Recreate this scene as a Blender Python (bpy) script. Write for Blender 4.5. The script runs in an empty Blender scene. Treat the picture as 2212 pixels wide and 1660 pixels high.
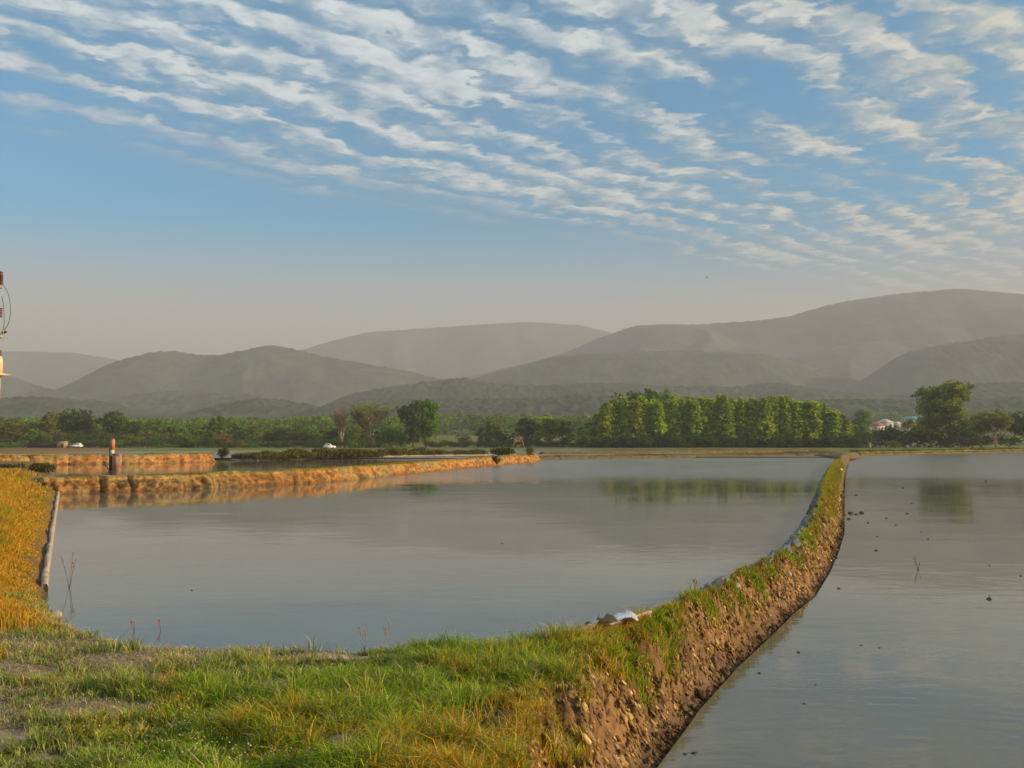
import bpy, math, random
import numpy as np, time
T0 = time.time()
from mathutils import Vector
random.seed(7); RNG = np.random.default_rng(11)
R = math.radians
S = bpy.context.scene
COL = S.collection

# ------------------------------------------------------------------ layout: the picture plane used as a survey map
F = 2150.0; CU, CV = 1106.0, 830.0; CAMZ = 3.2
PITCH = math.atan((945 - CV) / F)
cp, sp = math.cos(PITCH), math.sin(PITCH)
def P(u, v, z=0.0):
    """ground point at height z seen along a survey ray"""
    a = (u - CU) / F; b = (CV - v) / F
    dx, dy, dz = a, cp - b * sp, sp + b * cp
    t = (z - CAMZ) / dz
    return (dx * t, dy * t)
def at(u, v, D):
    """point at depth D along a survey ray"""
    a = (u - CU) / F; b = (CV - v) / F
    dx, dy, dz = a, cp - b * sp, sp + b * cp
    t = D / dy
    return Vector((dx * t, D, CAMZ + dz * t))
def proj(x, y, z):
    zz = z - CAMZ
    d = y * cp + zz * sp
    h = -y * sp + zz * cp
    return CU + F * x / d, CV - F * h / d

# ------------------------------------------------------------------ numpy noise
_perm = np.random.default_rng(3).permutation(4096)
_val = np.random.default_rng(4).random(4096)
def _h(i, j, k): return _val[_perm[(_perm[(_perm[i & 4095] + j) & 4095] + k) & 4095]]
def vn(x, y, z=0.0):
    x = np.asarray(x, float); y = np.asarray(y, float); z = np.zeros_like(x) + z
    xi = np.floor(x).astype(int); yi = np.floor(y).astype(int); zi = np.floor(z).astype(int)
    fx = x - xi; fy = y - yi; fz = z - zi
    fx = fx*fx*(3-2*fx); fy = fy*fy*(3-2*fy); fz = fz*fz*(3-2*fz)
    r = 0
    for a in (0, 1):
        wa = fx if a else 1-fx
        for b in (0, 1):
            wb = fy if b else 1-fy
            for c in (0, 1):
                r = r + wa*wb*(fz if c else 1-fz)*_h(xi+a, yi+b, zi+c)
    return r*2-1
def fbm(x, y, z=0.0, o=4, g=0.5):
    r = 0; a = 1; s = 0
    for i in range(o):
        r = r + a*vn(x*2.03**i+i*17.3, y*2.03**i+i*9.1, z*2.03**i+i*5.7); s += a; a *= g
    return r/s
def sst(a, b, x):
    t = np.clip((x-a)/(b-a), 0, 1); return t*t*(3-2*t)
def seg_d(x, y, poly, closed=True):
    d = np.full(np.shape(x), 1e9); n = len(poly)
    for i in range(n if closed else n-1):
        ax, ay = poly[i]; bx, by = poly[(i+1) % n]
        vx, vy = bx-ax, by-ay; L = vx*vx+vy*vy+1e-9
        t = np.clip(((x-ax)*vx+(y-ay)*vy)/L, 0, 1)
        d = np.minimum(d, (x-ax-t*vx)**2+(y-ay-t*vy)**2)
    return np.sqrt(d)
def inside(x, y, poly):
    c = np.zeros(np.shape(x), bool); n = len(poly)
    for i in range(n):
        ax, ay = poly[i]; bx, by = poly[(i+1) % n]
        m = ((ay > y) != (by > y)) & (x < (bx-ax)*(y-ay)/((by-ay) if by != ay else 1e-9)+ax)
        c ^= m
    return c
def sdf(x, y, poly):          # positive outside
    d = seg_d(x, y, poly); return np.where(inside(x, y, poly), -d, d)

# ------------------------------------------------------------------ mesh helpers
def mk(name, V, Fs, mat=None, parent=None, col=None, smooth=False):
    V = np.asarray(V, np.float32).reshape(-1, 3)
    Fs = [np.asarray(f, np.int32) for f in Fs if len(f)]
    me = bpy.data.meshes.new(name)
    me.vertices.add(len(V)); me.vertices.foreach_set('co', V.ravel())
    loops = np.concatenate([f.ravel() for f in Fs])
    tot = np.concatenate([np.full(len(f), f.shape[1], np.int32) for f in Fs])
    st = np.concatenate([[0], np.cumsum(tot)[:-1]]).astype(np.int32)
    me.loops.add(len(loops)); me.loops.foreach_set('vertex_index', loops)
    me.polygons.add(len(tot)); me.polygons.foreach_set('loop_start', st)
    try: me.polygons.foreach_set('loop_total', tot)
    except Exception: pass
    if smooth: me.polygons.foreach_set('use_smooth', np.ones(len(tot), bool))
    me.update(calc_edges=True)
    if col is not None:
        c = np.ones((len(V), 4), np.float32); c[:, :3] = col
        at_ = me.color_attributes.new('Col', 'FLOAT_COLOR', 'POINT'); at_.data.foreach_set('color', c.ravel())
    if mat: me.materials.append(mat)
    if name is None: return me
    o = bpy.data.objects.new(name, me); COL.objects.link(o)
    if parent: o.parent = parent
    return o
def tag(o, label, cat, group=None, kind=None):
    if label: o['label'] = label
    if cat: o['category'] = cat
    if group: o['group'] = group
    if kind: o['kind'] = kind
    return o
def struct(o): o['kind'] = 'structure'; return o
def empty(name, loc, label, cat, group=None, rz=0, sc=(1, 1, 1)):
    o = bpy.data.objects.new(name, None); COL.objects.link(o)
    o.location = loc; o.rotation_euler = (0, 0, rz); o.scale = sc; o.empty_display_size = .3
    return tag(o, label, cat, group)
class MB:
    def __init__(s): s.v = []; s.q = []; s.t = []
    def add(s, V, Q=(), T=()):
        n = len(s.v); s.v += [tuple(p) for p in V]
        s.q += [tuple(i+n for i in f) for f in Q]; s.t += [tuple(i+n for i in f) for f in T]
    def box(s, c, d, rz=0, taper=1.0, rx=0, ry=0):
        from mathutils import Euler
        e = Euler((rx, ry, rz)).to_matrix()
        V = []
        for z in (-1, 1):
            k = taper if z > 0 else 1
            for x, y in ((-1, -1), (1, -1), (1, 1), (-1, 1)):
                V.append(Vector(c)+e @ Vector((x*d[0]/2*k, y*d[1]/2*k, z*d[2]/2)))
        s.add(V, [(3, 2, 1, 0), (4, 5, 6, 7), (0, 1, 5, 4), (1, 2, 6, 5), (2, 3, 7, 6), (3, 0, 4, 7)])
    def tube(s, pts, rad, n=8, cap=True):
        pts = [Vector(p) for p in pts]; V = []
        if not hasattr(rad, '__len__'): rad = [rad]*len(pts)
        ref = Vector((0.13, 0.97, 0.2))
        for i, p in enumerate(pts):
            t = (pts[min(i+1, len(pts)-1)]-pts[max(i-1, 0)]).normalized()
            if abs(t.dot(ref)) > .95: ref = Vector((.9, .1, .4))
            a = t.cross(ref).normalized(); b = t.cross(a)
            for k in range(n):
                w = 2*math.pi*k/n; V.append(p+(a*math.cos(w)+b*math.sin(w))*rad[i])
        Q = [(i*n+k, i*n+(k+1) % n, (i+1)*n+(k+1) % n, (i+1)*n+k) for i in range(len(pts)-1) for k in range(n)]
        T = []
        if cap:
            V.append(pts[0]); V.append(pts[-1]); a = len(V)-2; m = (len(pts)-1)*n
            for k in range(n): T.append((a, (k+1) % n, k)); T.append((a+1, m+k, m+(k+1) % n))
        s.add(V, Q, T)
    def prism(s, poly, y0, y1):      # polygon in xz extruded along y (convex fan caps)
        n = len(poly); V = [(x, y0, z) for x, z in poly]+[(x, y1, z) for x, z in poly]
        s.add(V, [(i, (i+1) % n, n+(i+1) % n, n+i) for i in range(n)],
              [(0, i+1, i) for i in range(1, n-1)]+[(n, n+i, n+i+1) for i in range(1, n-1)])
    def make(s, name, mat, parent=None, smooth=False, col=None):
        Fs = []
        if s.q: Fs.append(np.array(s.q))
        if s.t: Fs.append(np.array(s.t))
        return mk(name, np.array(s.v), Fs, mat, parent, col, smooth)

# ------------------------------------------------------------------ materials
def newmat(name):
    m = bpy.data.materials.new(name); m.use_nodes = True
    nt = m.node_tree; b = nt.nodes['Principled BSDF']; return m, nt, b
def N(nt, t, **kw):
    n = nt.nodes.new(t)
    for k, v in kw.items(): setattr(n, k, v)
    return n
def noise(nt, vec, scale, detail=4, rough=.55, dist=0.0):
    n = N(nt, 'ShaderNodeTexNoise'); n.inputs['Scale'].default_value = scale
    n.inputs['Detail'].default_value = detail; n.inputs['Roughness'].default_value = rough
    n.inputs['Distortion'].default_value = dist
    if vec is not None: nt.links.new(vec, n.inputs['Vector'])
    return n.outputs[0]
def M(nt, op, a, b=None, c=None, clamp=False):
    n = N(nt, 'ShaderNodeMath', operation=op); n.use_clamp = clamp
    for i, v in enumerate((a, b, c)):
        if v is None: continue
        if isinstance(v, (int, float)): n.inputs[i].default_value = v
        else: nt.links.new(v, n.inputs[i])
    return n.outputs[0]
def MR(nt, v, a, b, c=0., d=1., smooth=True):
    n = N(nt, 'ShaderNodeMapRange'); n.interpolation_type = 'SMOOTHSTEP' if smooth else 'LINEAR'
    nt.links.new(v, n.inputs[0])
    for i, q in enumerate((a, b, c, d)): n.inputs[i+1].default_value = q
    return n.outputs[0]
def MIX(nt, f, a, b, mode='MIX'):
    n = N(nt, 'ShaderNodeMix', data_type='RGBA', blend_type=mode)
    for i, v in ((0, f), (6, a), (7, b)):
        if isinstance(v, (int, float)): n.inputs[i].default_value = v
        elif isinstance(v, tuple): n.inputs[i].default_value = (*v, 1)
        else: nt.links.new(v, n.inputs[i])
    return n.outputs[2]
def bump(nt, h, b, strength=.5, dist=.05):
    n = N(nt, 'ShaderNodeBump'); n.inputs['Strength'].default_value = strength
    n.inputs['Distance'].default_value = dist; nt.links.new(h, n.inputs['Height'])
    nt.links.new(n.outputs[0], b.inputs['Normal']); return n
def objco(nt): return N(nt, 'ShaderNodeTexCoord').outputs['Object']
def mat_simple(name, c1, c2=None, scale=3, rough=.8, bmp=.3, bd=.02, metal=0):
    m, nt, b = newmat(name); v = objco(nt)
    c2 = c2 or tuple(x*.6 for x in c1)
    n = noise(nt, v, scale, 5)
    nt.links.new(MIX(nt, MR(nt, n, .35, .65), c2, c1), b.inputs['Base Color'])
    b.inputs['Roughness'].default_value = rough; b.inputs['Metallic'].default_value = metal
    if bmp: bump(nt, noise(nt, v, scale*4, 4), b, bmp, bd)
    return m
def mat_attr(name, rough=.9, nscale=12., bmp=.5, bd=.02, lo=.6, hi=1.25):
    m, nt, b = newmat(name); v = objco(nt)
    a = N(nt, 'ShaderNodeVertexColor', layer_name='Col')
    n = noise(nt, v, nscale, 6, .65)
    k = MR(nt, n, .3, .7, lo, hi)
    cx = N(nt, 'ShaderNodeVectorMath', operation='SCALE'); nt.links.new(a.outputs[0], cx.inputs[0]); nt.links.new(k, cx.inputs['Scale'])
    nt.links.new(cx.outputs[0], b.inputs['Base Color']); b.inputs['Roughness'].default_value = rough
    b.inputs['Specular IOR Level'].default_value = .2
    if bmp: bump(nt, noise(nt, v, nscale*1.7, 7, .7), b, bmp, bd)
    return m
def mat_leaf(name, transl=.35, tint=None):
    m, nt, b = newmat(name)
    a = N(nt, 'ShaderNodeVertexColor', layer_name='Col').outputs[0]
    oi = N(nt, 'ShaderNodeObjectInfo').outputs['Random']
    hs = N(nt, 'ShaderNodeHueSaturation'); nt.links.new(a, hs.inputs['Color'])
    nt.links.new(MR(nt, oi, 0, 1, .485, .515, False), hs.inputs['Hue']); nt.links.new(MR(nt, oi, 0, 1, .88, 1.12, False), hs.inputs['Value'])
    nt.links.new(hs.outputs[0], b.inputs['Base Color']); b.inputs['Roughness'].default_value = .75
    b.inputs['Specular IOR Level'].default_value = .15
    tr = N(nt, 'ShaderNodeBsdfTranslucent'); nt.links.new(hs.outputs[0], tr.inputs[0])
    mx = N(nt, 'ShaderNodeMixShader'); mx.inputs[0].default_value = transl
    nt.links.new(b.outputs[0], mx.inputs[1]); nt.links.new(tr.outputs[0], mx.inputs[2])
    nt.links.new(mx.outputs[0], nt.nodes['Material Output'].inputs[0])
    return m
MG = mat_attr('soil', nscale=9, bmp=.9, bd=.05)
MBANK = mat_attr('bank_mud', nscale=3.5, bmp=.9, bd=.12)
MFIELD = mat_attr('meadow', nscale=.25, bmp=.4, bd=.2, lo=.7, hi=1.2)
MHILL = mat_attr('wooded_hill', nscale=.02, bmp=.6, bd=4, lo=.7, hi=1.25)
MBLADE = mat_leaf('grass_blade', .35)
MLEAF = mat_leaf('leaves', .38)
MBARK = mat_simple('bark', (.22, .15, .09), (.10, .07, .045), 3, .9, .6, .05)
MPALE = mat_simple('pale_bark', (.38, .29, .17), (.22, .16, .09), 3, .9, .5, .05)
MTWIG = mat_simple('twigs', (.42, .22, .13), (.30, .15, .09), 2, .9, 0)
MCONC = mat_simple('concrete', (.55, .44, .33), (.34, .25, .17), 4, .85, .5, .01)
MCLOD = mat_simple('wet_mud', (.05, .035, .025), (.025, .018, .012), 8, .6, .6, .02)
MSTONE = mat_simple('stone', (.32, .22, .15), (.20, .14, .10), 9, .9, .6, .015)
MBRICK = mat_simple('old_plaster', (.50, .28, .17), (.30, .14, .08), 2.5, .9, .4, .02)
MREDP = mat_simple('red_paint', (.50, .11, .04), (.58, .42, .30), 2.2, .8, .2)
MWHITEP = mat_simple('white_paint', (.72, .64, .54), (.45, .33, .22), 5, .7, .2)
MCREAM = mat_simple('cream_enamel', (.75, .62, .36), (.65, .5, .28), 5, .4, .05)
MBLACK = mat_simple('dark_timber', (.05, .035, .025), (.03, .02, .015), 5, .9, .3)
MMAROON = mat_simple('maroon_porcelain', (.16, .03, .03), (.1, .02, .02), 8, .25, 0)
MWIRE = mat_simple('wire', (.10, .11, .12), (.06, .06, .07), 8, .5, 0)
MMETAL = mat_simple('clamp_metal', (.45, .38, .3), (.3, .25, .2), 20, .5, .1)
MWALL = mat_simple('house_wall', (.62, .55, .48), (.5, .42, .36), .8, .9, .1)
MWALLP = mat_simple('pink_wall', (.55, .38, .32), (.45, .3, .25), .8, .9, .1)
MROOFR = mat_simple('red_roof', (.45, .13, .07), (.32, .1, .06), .7, .8, .3)
MROOFT = mat_simple('teal_roof', (.06, .34, .36), (.05, .26, .30), .7, .5, .2)
MROOFW = mat_simple('white_roof', (.70, .68, .66), (.55, .53, .52), .7, .6, .2)
MGLASS = mat_simple('dark_glass', (.04, .05, .06), (.03, .03, .04), 2, .1, 0)
MCAR = mat_simple('white_car_paint', (.78, .76, .74), (.72, .70, .67), .5, .25, 0)
MTYRE = mat_simple('tyre', (.03, .03, .03), None, 5, .8, 0)
MPLANK = mat_simple('plank_white', (.62, .55, .45), (.5, .38, .28), 6, .7, .3, .005)
MPLANKR = mat_simple('plank_edge', (.5, .14, .07), (.4, .1, .05), 6, .7, .2, .005)
MBIRD = mat_simple('bird_feathers', (.06, .05, .05), None, 20, .8, 0)
def mat_plastic(name, c1, c2):
    m = mat_simple(name, c1, c2, 3, .3, .8, .03); return m
MPW = mat_plastic('white_plastic', (.62, .66, .74), (.45, .49, .56))
MPG = mat_plastic('grey_plastic', (.20, .215, .23), (.07, .075, .085))
MPK = mat_plastic('black_plastic', (.07, .08, .10), (.03, .035, .045))

def mat_water(name, murk, ruff=None):
    m, nt, b = newmat(name)
    co = N(nt, 'ShaderNodeNewGeometry').outputs['Position']
    big = noise(nt, co, .12, 3)
    nt.links.new(MIX(nt, MR(nt, big, .35, .65), tuple(c*.85 for c in murk), tuple(c*1.15 for c in murk)), b.inputs['Base Color'])
    b.inputs['IOR'].default_value = 1.33
    mp = N(nt, 'ShaderNodeMapping'); mp.inputs['Scale'].default_value = (.55, 1.1, 1); nt.links.new(co, mp.inputs[0])
    v = mp.outputs[0]
    h1 = noise(nt, v, 1.6, 2, .5, .4); h2 = noise(nt, v, 6.5, 2, .5, .3)
    sx = N(nt, 'ShaderNodeSeparateXYZ'); nt.links.new(co, sx.inputs[0])
    wob = M(nt, 'ADD', M(nt, 'MULTIPLY_ADD', noise(nt, co, .05, 3), 26.0, -13.0), M(nt, 'MULTIPLY_ADD', noise(nt, co, .9, 4, .7), 30.0, -15.0))
    # breeze: the open far water is ruffled, the near and sheltered water calm
    far = MR(nt, M(nt, 'ADD', M(nt, 'MULTIPLY_ADD', sx.outputs[0], .25, sx.outputs[1]), wob), ruff[0], ruff[1])
    nt.links.new(M(nt, 'MULTIPLY_ADD', far, .17, .035), b.inputs['Roughness'])
    pat = MR(nt, noise(nt, co, .09, 4, .6), .38, .62, .35, 1.0)
    pn = MR(nt, noise(nt, v, .16, 4, .65, 1.0), .38, .62, .2, 1.5)
    amp = M(nt, 'MULTIPLY_ADD', M(nt, 'MULTIPLY', far, pat), ruff[2], M(nt, 'MULTIPLY', pn, ruff[3]))
    h = M(nt, 'MULTIPLY', M(nt, 'MULTIPLY_ADD', h2, .30, h1), amp)
    bump(nt, h, b, 1.0, 1.0)
    return m
MWL = mat_water('pool_water_left', (.15, .145, .11), (68, 90, .04, .0030))
MWR = mat_water('pool_water_right', (.16, .145, .10), (90, 125, .06, .006))
MWB = mat_water('pool_water_back', (.17, .14, .10), (130, 150, .04, .003))

# ------------------------------------------------------------------ plan of the pools
ZR = -0.8
shore = [(125,1325),(180,1352),(250,1382),(330,1399),(450,1402),(600,1400),(720,1407),(830,1413),(950,1409),(1100,1400),(1230,1388)]
bl = [(1300,1374),(1390,1337),(1460,1302),(1530,1264),(1620,1220),(1690,1187),(1730,1142),(1757,1092),(1770,1050),(1786,1017),(1800,1001),(1814,990)]
leftb = [(1163,998),(1050,1008),(900,1022),(700,1043),(400,1058),(135,1068)]
lefte = [(119,1120),(107,1200),(99,1265),(100,1300)]
Lp = [P(u, v, .22) for u, v in shore]+[P(u, v, .18) for u, v in bl]
BUND = [P(u, v) for u, v in leftb]
LE = [P(u, v) for u, v in lefte]
BIGL = Lp+[(62, 250), (-90, 250), (-90, 104), P(118, 1010), P(122, 1046), P(128, 1062)]+LE
br = [(1440,1575),(1475,1530),(1560,1442),(1640,1372),(1690,1325),(1740,1287),(1775,1235),(1797,1190),(1811,1150),(1814,1100),(1817,1060),(1821,1030),(1828,1006),(1836,993)]
RpN = [(-1.6, 3.0), (.3, 7.3), P(1375, 1655, ZR)]+[P(u, v, ZR) for u, v in br]
RIGHTP = RpN+[(75, 250), (240, 250), (200, 3)]

def ground_h(x, y, fine=True):
    wob = .16*fbm(x*.9, y*.9, 2.2, 3)+.10*fbm(x*3, y*3, 5.1, 3)
    near = sst(40, 10, y)
    dl = sdf(x, y, BIGL)+wob*.5
    dr = sdf(x, y, RIGHTP)
    gully = .34*np.abs(fbm(x*1.7, y*1.7, 8.8, 3))+.20*fbm(x*5, y*5, 3.3, 3)
    drw = dr+wob*1.0-gully*sst(-.1, .4, dr)*sst(1.7, .9, dr)+.04
    ztop = .29+.05*fbm(x*.5, y*.5, .7, 3)+.07*fbm(x*1.6, y*1.6, 4.4, 4)
    ztop = ztop+.50*sst(0, 3.5, dl)*sst(-7, -11, x)*sst(15, 24, y)
    prL = np.where(dl > 0, .10*np.clip(dl/.10, 0, 1)+.38*np.clip((dl-.1)/.5, 0, 1.6), dl*.35)
    prR = np.where(drw > 0, ZR+1.5*(np.clip(drw, 0, 4)/1.02)**.85, ZR+drw*.4)
    k = .07
    def smin(a, b):
        h = np.clip(.5+.5*(b-a)/k, 0, 1); return b*(1-h)+a*h-k*h*(1-h)
    z = smin(smin(prL, prR), ztop)
    z = np.maximum(z, np.where(dl < 0, -.45, ZR-.5))
    if fine:
        face = sst(-.1, .15, dr)*sst(1.4, .85, dr)
        land = (dl > .02)&(dr > .02)
        lump = (fbm(x*8, y*8, 1.1, 4)*.13+.04*fbm(x*24, y*24, 7., 2)-.10*sst(.12, .0, np.abs(fbm(x*4, y*4, 61., 2))))*face
        lump = lump+.018*fbm(x*8, y*8, 6.1, 3)*near*land
        z = z+lump
    return z, dl, dr

def zone(x, y):
    """bare-earth mask (0 grass .. 1 bare), dryness, height factor, from plan position"""
    u, v = proj(x, y, .30)
    n = fbm(x*1.2, y*1.2, 3.0, 4); n2 = fbm(x*.6, y*1.8, 9.0, 3)
    bare = np.zeros_like(x)
    for (bu, bv, su, sv, k) in ((60,1450,110,16,1.1),(240,1428,110,12,1.0),(210,1535,170,20,1.1),(20,1590,60,40,.8),(480,1485,170,16,1.15),(700,1422,120,10,1.2),(620,1500,90,10,.8),(60,1640,110,22,.7)):
        bare = np.maximum(bare, k*np.exp(-((u-bu)/su)**2-((v-bv)/sv)**2))
    n3 = fbm(x*2.6, y*3.6, 81., 4)
    n5 = fbm(x*9, y*11, 83., 3)
    bare = np.clip(sst(.32, .78, bare+.5*n+.45*n3+.35*n5+.22*sst(640, 300, u)*sst(1570, 1500, v)), 0, 1)
    # straw-coloured short turf on the left and along the shore
    straw = np.clip(sst(620, 200, u)*sst(1560, 1470, v)+sst(1445, 1415, v)*sst(820, 640, u)+.3*n2, 0, 1)
    straw = np.maximum(straw, .75*sst(140, 0, u)*sst(1700, 1500, v))
    return u, v, bare, straw

# ---- near ground and banks: one sheet, fine close to the camera
def build_ground():
    nr, nc = 860, 1080
    d = 4.6*np.exp(np.linspace(0, math.log(235/4.6), nr))
    a = np.tan(np.linspace(R(-40), R(38), nc))
    Y = np.repeat(d[:, None], nc, 1); X = Y*a[None, :]
    z, dl, dr = ground_h(X.ravel(), Y.ravel())
    x = X.ravel(); y = Y.ravel()
    u, v, bare, straw = zone(x, y)
    n = fbm(x*3.1, y*3.1, 2., 4); n2 = fbm(x*12, y*12, 5., 3)
    soil = np.array([.10, .075, .03]); pale = np.array([.60, .44, .27]); mud = np.array([.27, .15, .06]); wet = np.array([.13, .08, .05])
    dark = np.array([.09, .055, .03])
    c = soil[None]*(1+.3*n[:, None])
    t = (bare*sst(30, 20, y))[:, None]; c = c*(1-t)+pale*(1+.15*n2[:, None])*t
    t = (straw*.5*sst(30, 20, y))[:, None]; c = c*(1-t)+np.array([.20, .155, .075])*t
    face = sst(1.35, .85, dr+.25*n)[:, None]*np.ones((1, 3)); c = c*(1-face)+mud*(1+.4*n[:, None]+.3*n2[:, None])*face  # mud tone kept dark, painting the shaded gaps between the crumbs
    t = sst(.05, .35, fbm(x*2.3, y*2.3, 70., 4))[:, None]*face; c = c*(1-t*.6)+np.array([.15, .09, .05])*t*.6
    t = (sst(24, 60, y)*sst(ZR+.02, ZR+.2, z))[:, None]*face; c = c*(1-t)+np.array([.17, .14, .03])*t
    # mud is dark and reddish where it stays damp, near the water line
    w = sst(ZR+.22, ZR+.02, z+.05*n)[:, None]*face; c = c*(1-w*.75)+wet*w*.75
    gl = ((x < -7) & (y > 15))[:, None]*1.0; c = c*(1-gl)+np.array([.22, .13, .04])*gl
    w = sst(.12, .02, z)[:, None]*(dr > 2)[:, None]; c = c*(1-w*.7)+dark*w*.7
    V = np.stack([x, y, z], 1)
    i = np.arange(nr-1)[:, None]*nc+np.arange(nc-1)[None]
    i = i.ravel(); Q = np.stack([i, i+1, i+nc+1, i+nc], 1)
    struct(mk('ground', V, [Q], MG, None, np.clip(c, .01, 1), True))
build_ground()
# terrain under everything, far out to the horizon
def disc(name, z, r, mat, col):
    n = 96; V = [(0, 0, z)]+[(r*math.cos(2*math.pi*k/n), r*math.sin(2*math.pi*k/n), z) for k in range(n)]
    return mk(name, V, [np.array([(0, 1+k, 1+(k+1) % n) for k in range(n)])], mat, None, np.tile(col, (n+1, 1)))
struct(disc('terrain', -1.6, 9000, MFIELD, (.12, .10, .04)))

def sheet(name, poly, z, mat):
    me = bpy.data.meshes.new(name)
    me.from_pydata([(x, y, z) for x, y in poly], [], [list(range(len(poly)))]); me.materials.append(mat)
    o = bpy.data.objects.new(name, me); COL.objects.link(o); me.update(); return struct(o)
def grow(poly, k=.6):        # push a shoreline a little under its bank
    n = len(poly); A = sum(poly[i][0]*poly[(i+1) % n][1]-poly[(i+1) % n][0]*poly[i][1] for i in range(n)); s = 1 if A > 0 else -1
    out = []
    for i in range(n):
        ax, ay = poly[i-1]; bx, by = poly[(i+1) % n]; tx, ty = bx-ax, by-ay; L = math.hypot(tx, ty)
        out.append((poly[i][0]+s*ty/L*k, poly[i][1]-s*tx/L*k))
    return out
FARA = [P(1140, 994), P(1165, 993.5), P(1500, 989), P(1830, 985.5)]      # foot of the far bank, left pool
water_left = Lp[:-1]+[FARA[3], FARA[2], FARA[1], FARA[0]]+[(x-.6, y+.8) for x, y in BUND]+LE
sheet('water', grow(water_left, .45), 0.0, MWL)
back_pool = [(x-1.2, y+.9) for x, y in BUND][::-1]+[(P(1170, 993)[0], P(1170, 993)[1]+1), P(1200, 984), P(1050, 984), P(480, 994), P(100, 1000), P(105, 1050)]
sheet('water', back_pool, 0.002, MWB)
FARB = [P(1856, 985, ZR), P(2212, 977.5, ZR), P(2600, 974, ZR)]
water_right = grow(RpN, .25)[1:-1]+[RpN[-1], FARB[0], FARB[1], FARB[2], (230, 3), (0.5, 3)]
sheet('water', water_right, ZR, MWR)
sheet('water', [(-160, 150), (P(1130, 985)[0], 148), (3, 144), FARA[2], (50, 158), (70, 200), (70, 255), (-160, 250)], .10, MWB)
sheet('water', [(60, 205), FARB[0], FARB[1], (175, 280), (150, 300), (60, 285)], -.25, MWB)

# ---- meadow rising gently to the foot of the hills
def rise(x, y):
    d = y
    z = .12+10*sst(420, 760, d)+24*sst(750, 1300, d)
    return z
def meadow_start(x, y):
    u = CU+F*x/y
    return np.interp(u, [-600, 0, 850, 900, 1250, 1850, 2250, 2800], [212, 214, 214, 236, 250, 262, 286, 300])
nr, nc = 190, 420
uu = np.linspace(-1400, 3600, nc); t = np.linspace(0, 1, nr)
X0 = (uu-CU)/F
st = np.interp(uu, [-600, 0, 850, 900, 1250, 1850, 2250, 2800], [212, 214, 214, 236, 250, 262, 286, 300])
Y = st[None, :]*np.exp(t[:, None]*np.log(4200/st[None, :])); X = X0[None]*Y
x = X.ravel(); y = Y.ravel(); z = rise(x, y)+.12*fbm(x*.1, y*.1, 1, 3)
edge = np.repeat(t[:, None] < .0001, nc, 1).ravel(); z = np.where(edge, -.9, z)
n1 = fbm(x*.03, y*.012, 4., 4)
c = np.array([.17, .16, .03])*(1+.3*n1[:, None])
g = sst(.05, .35, fbm(x*.012, y*.03, 9., 3))[:, None]; c = c*(1-g)+np.array([.13, .22, .02])*g
g = (sst(.15, .4, fbm(x*.02, y*.05, 14., 3))*sst(320, 200, y)*sst(20, -40, x))[:, None]; c = c*(1-g)+np.array([.38, .24, .07])*g
i = (np.arange(nr-1)[:, None]*nc+np.arange(nc-1)[None]).ravel()
g = sst(560, 800, y+200*fbm(x*.01, y*.01, 7., 3))[:, None]; c = c*(1-g)+np.array([.05, .065, .02])*(1+.5*n1[:, None])*g
struct(mk('meadow', np.stack([x, y, z], 1), [np.stack([i, i+1, i+nc+1, i+nc], 1)], MFIELD, None, np.clip(c, .01, 1), True))

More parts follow.
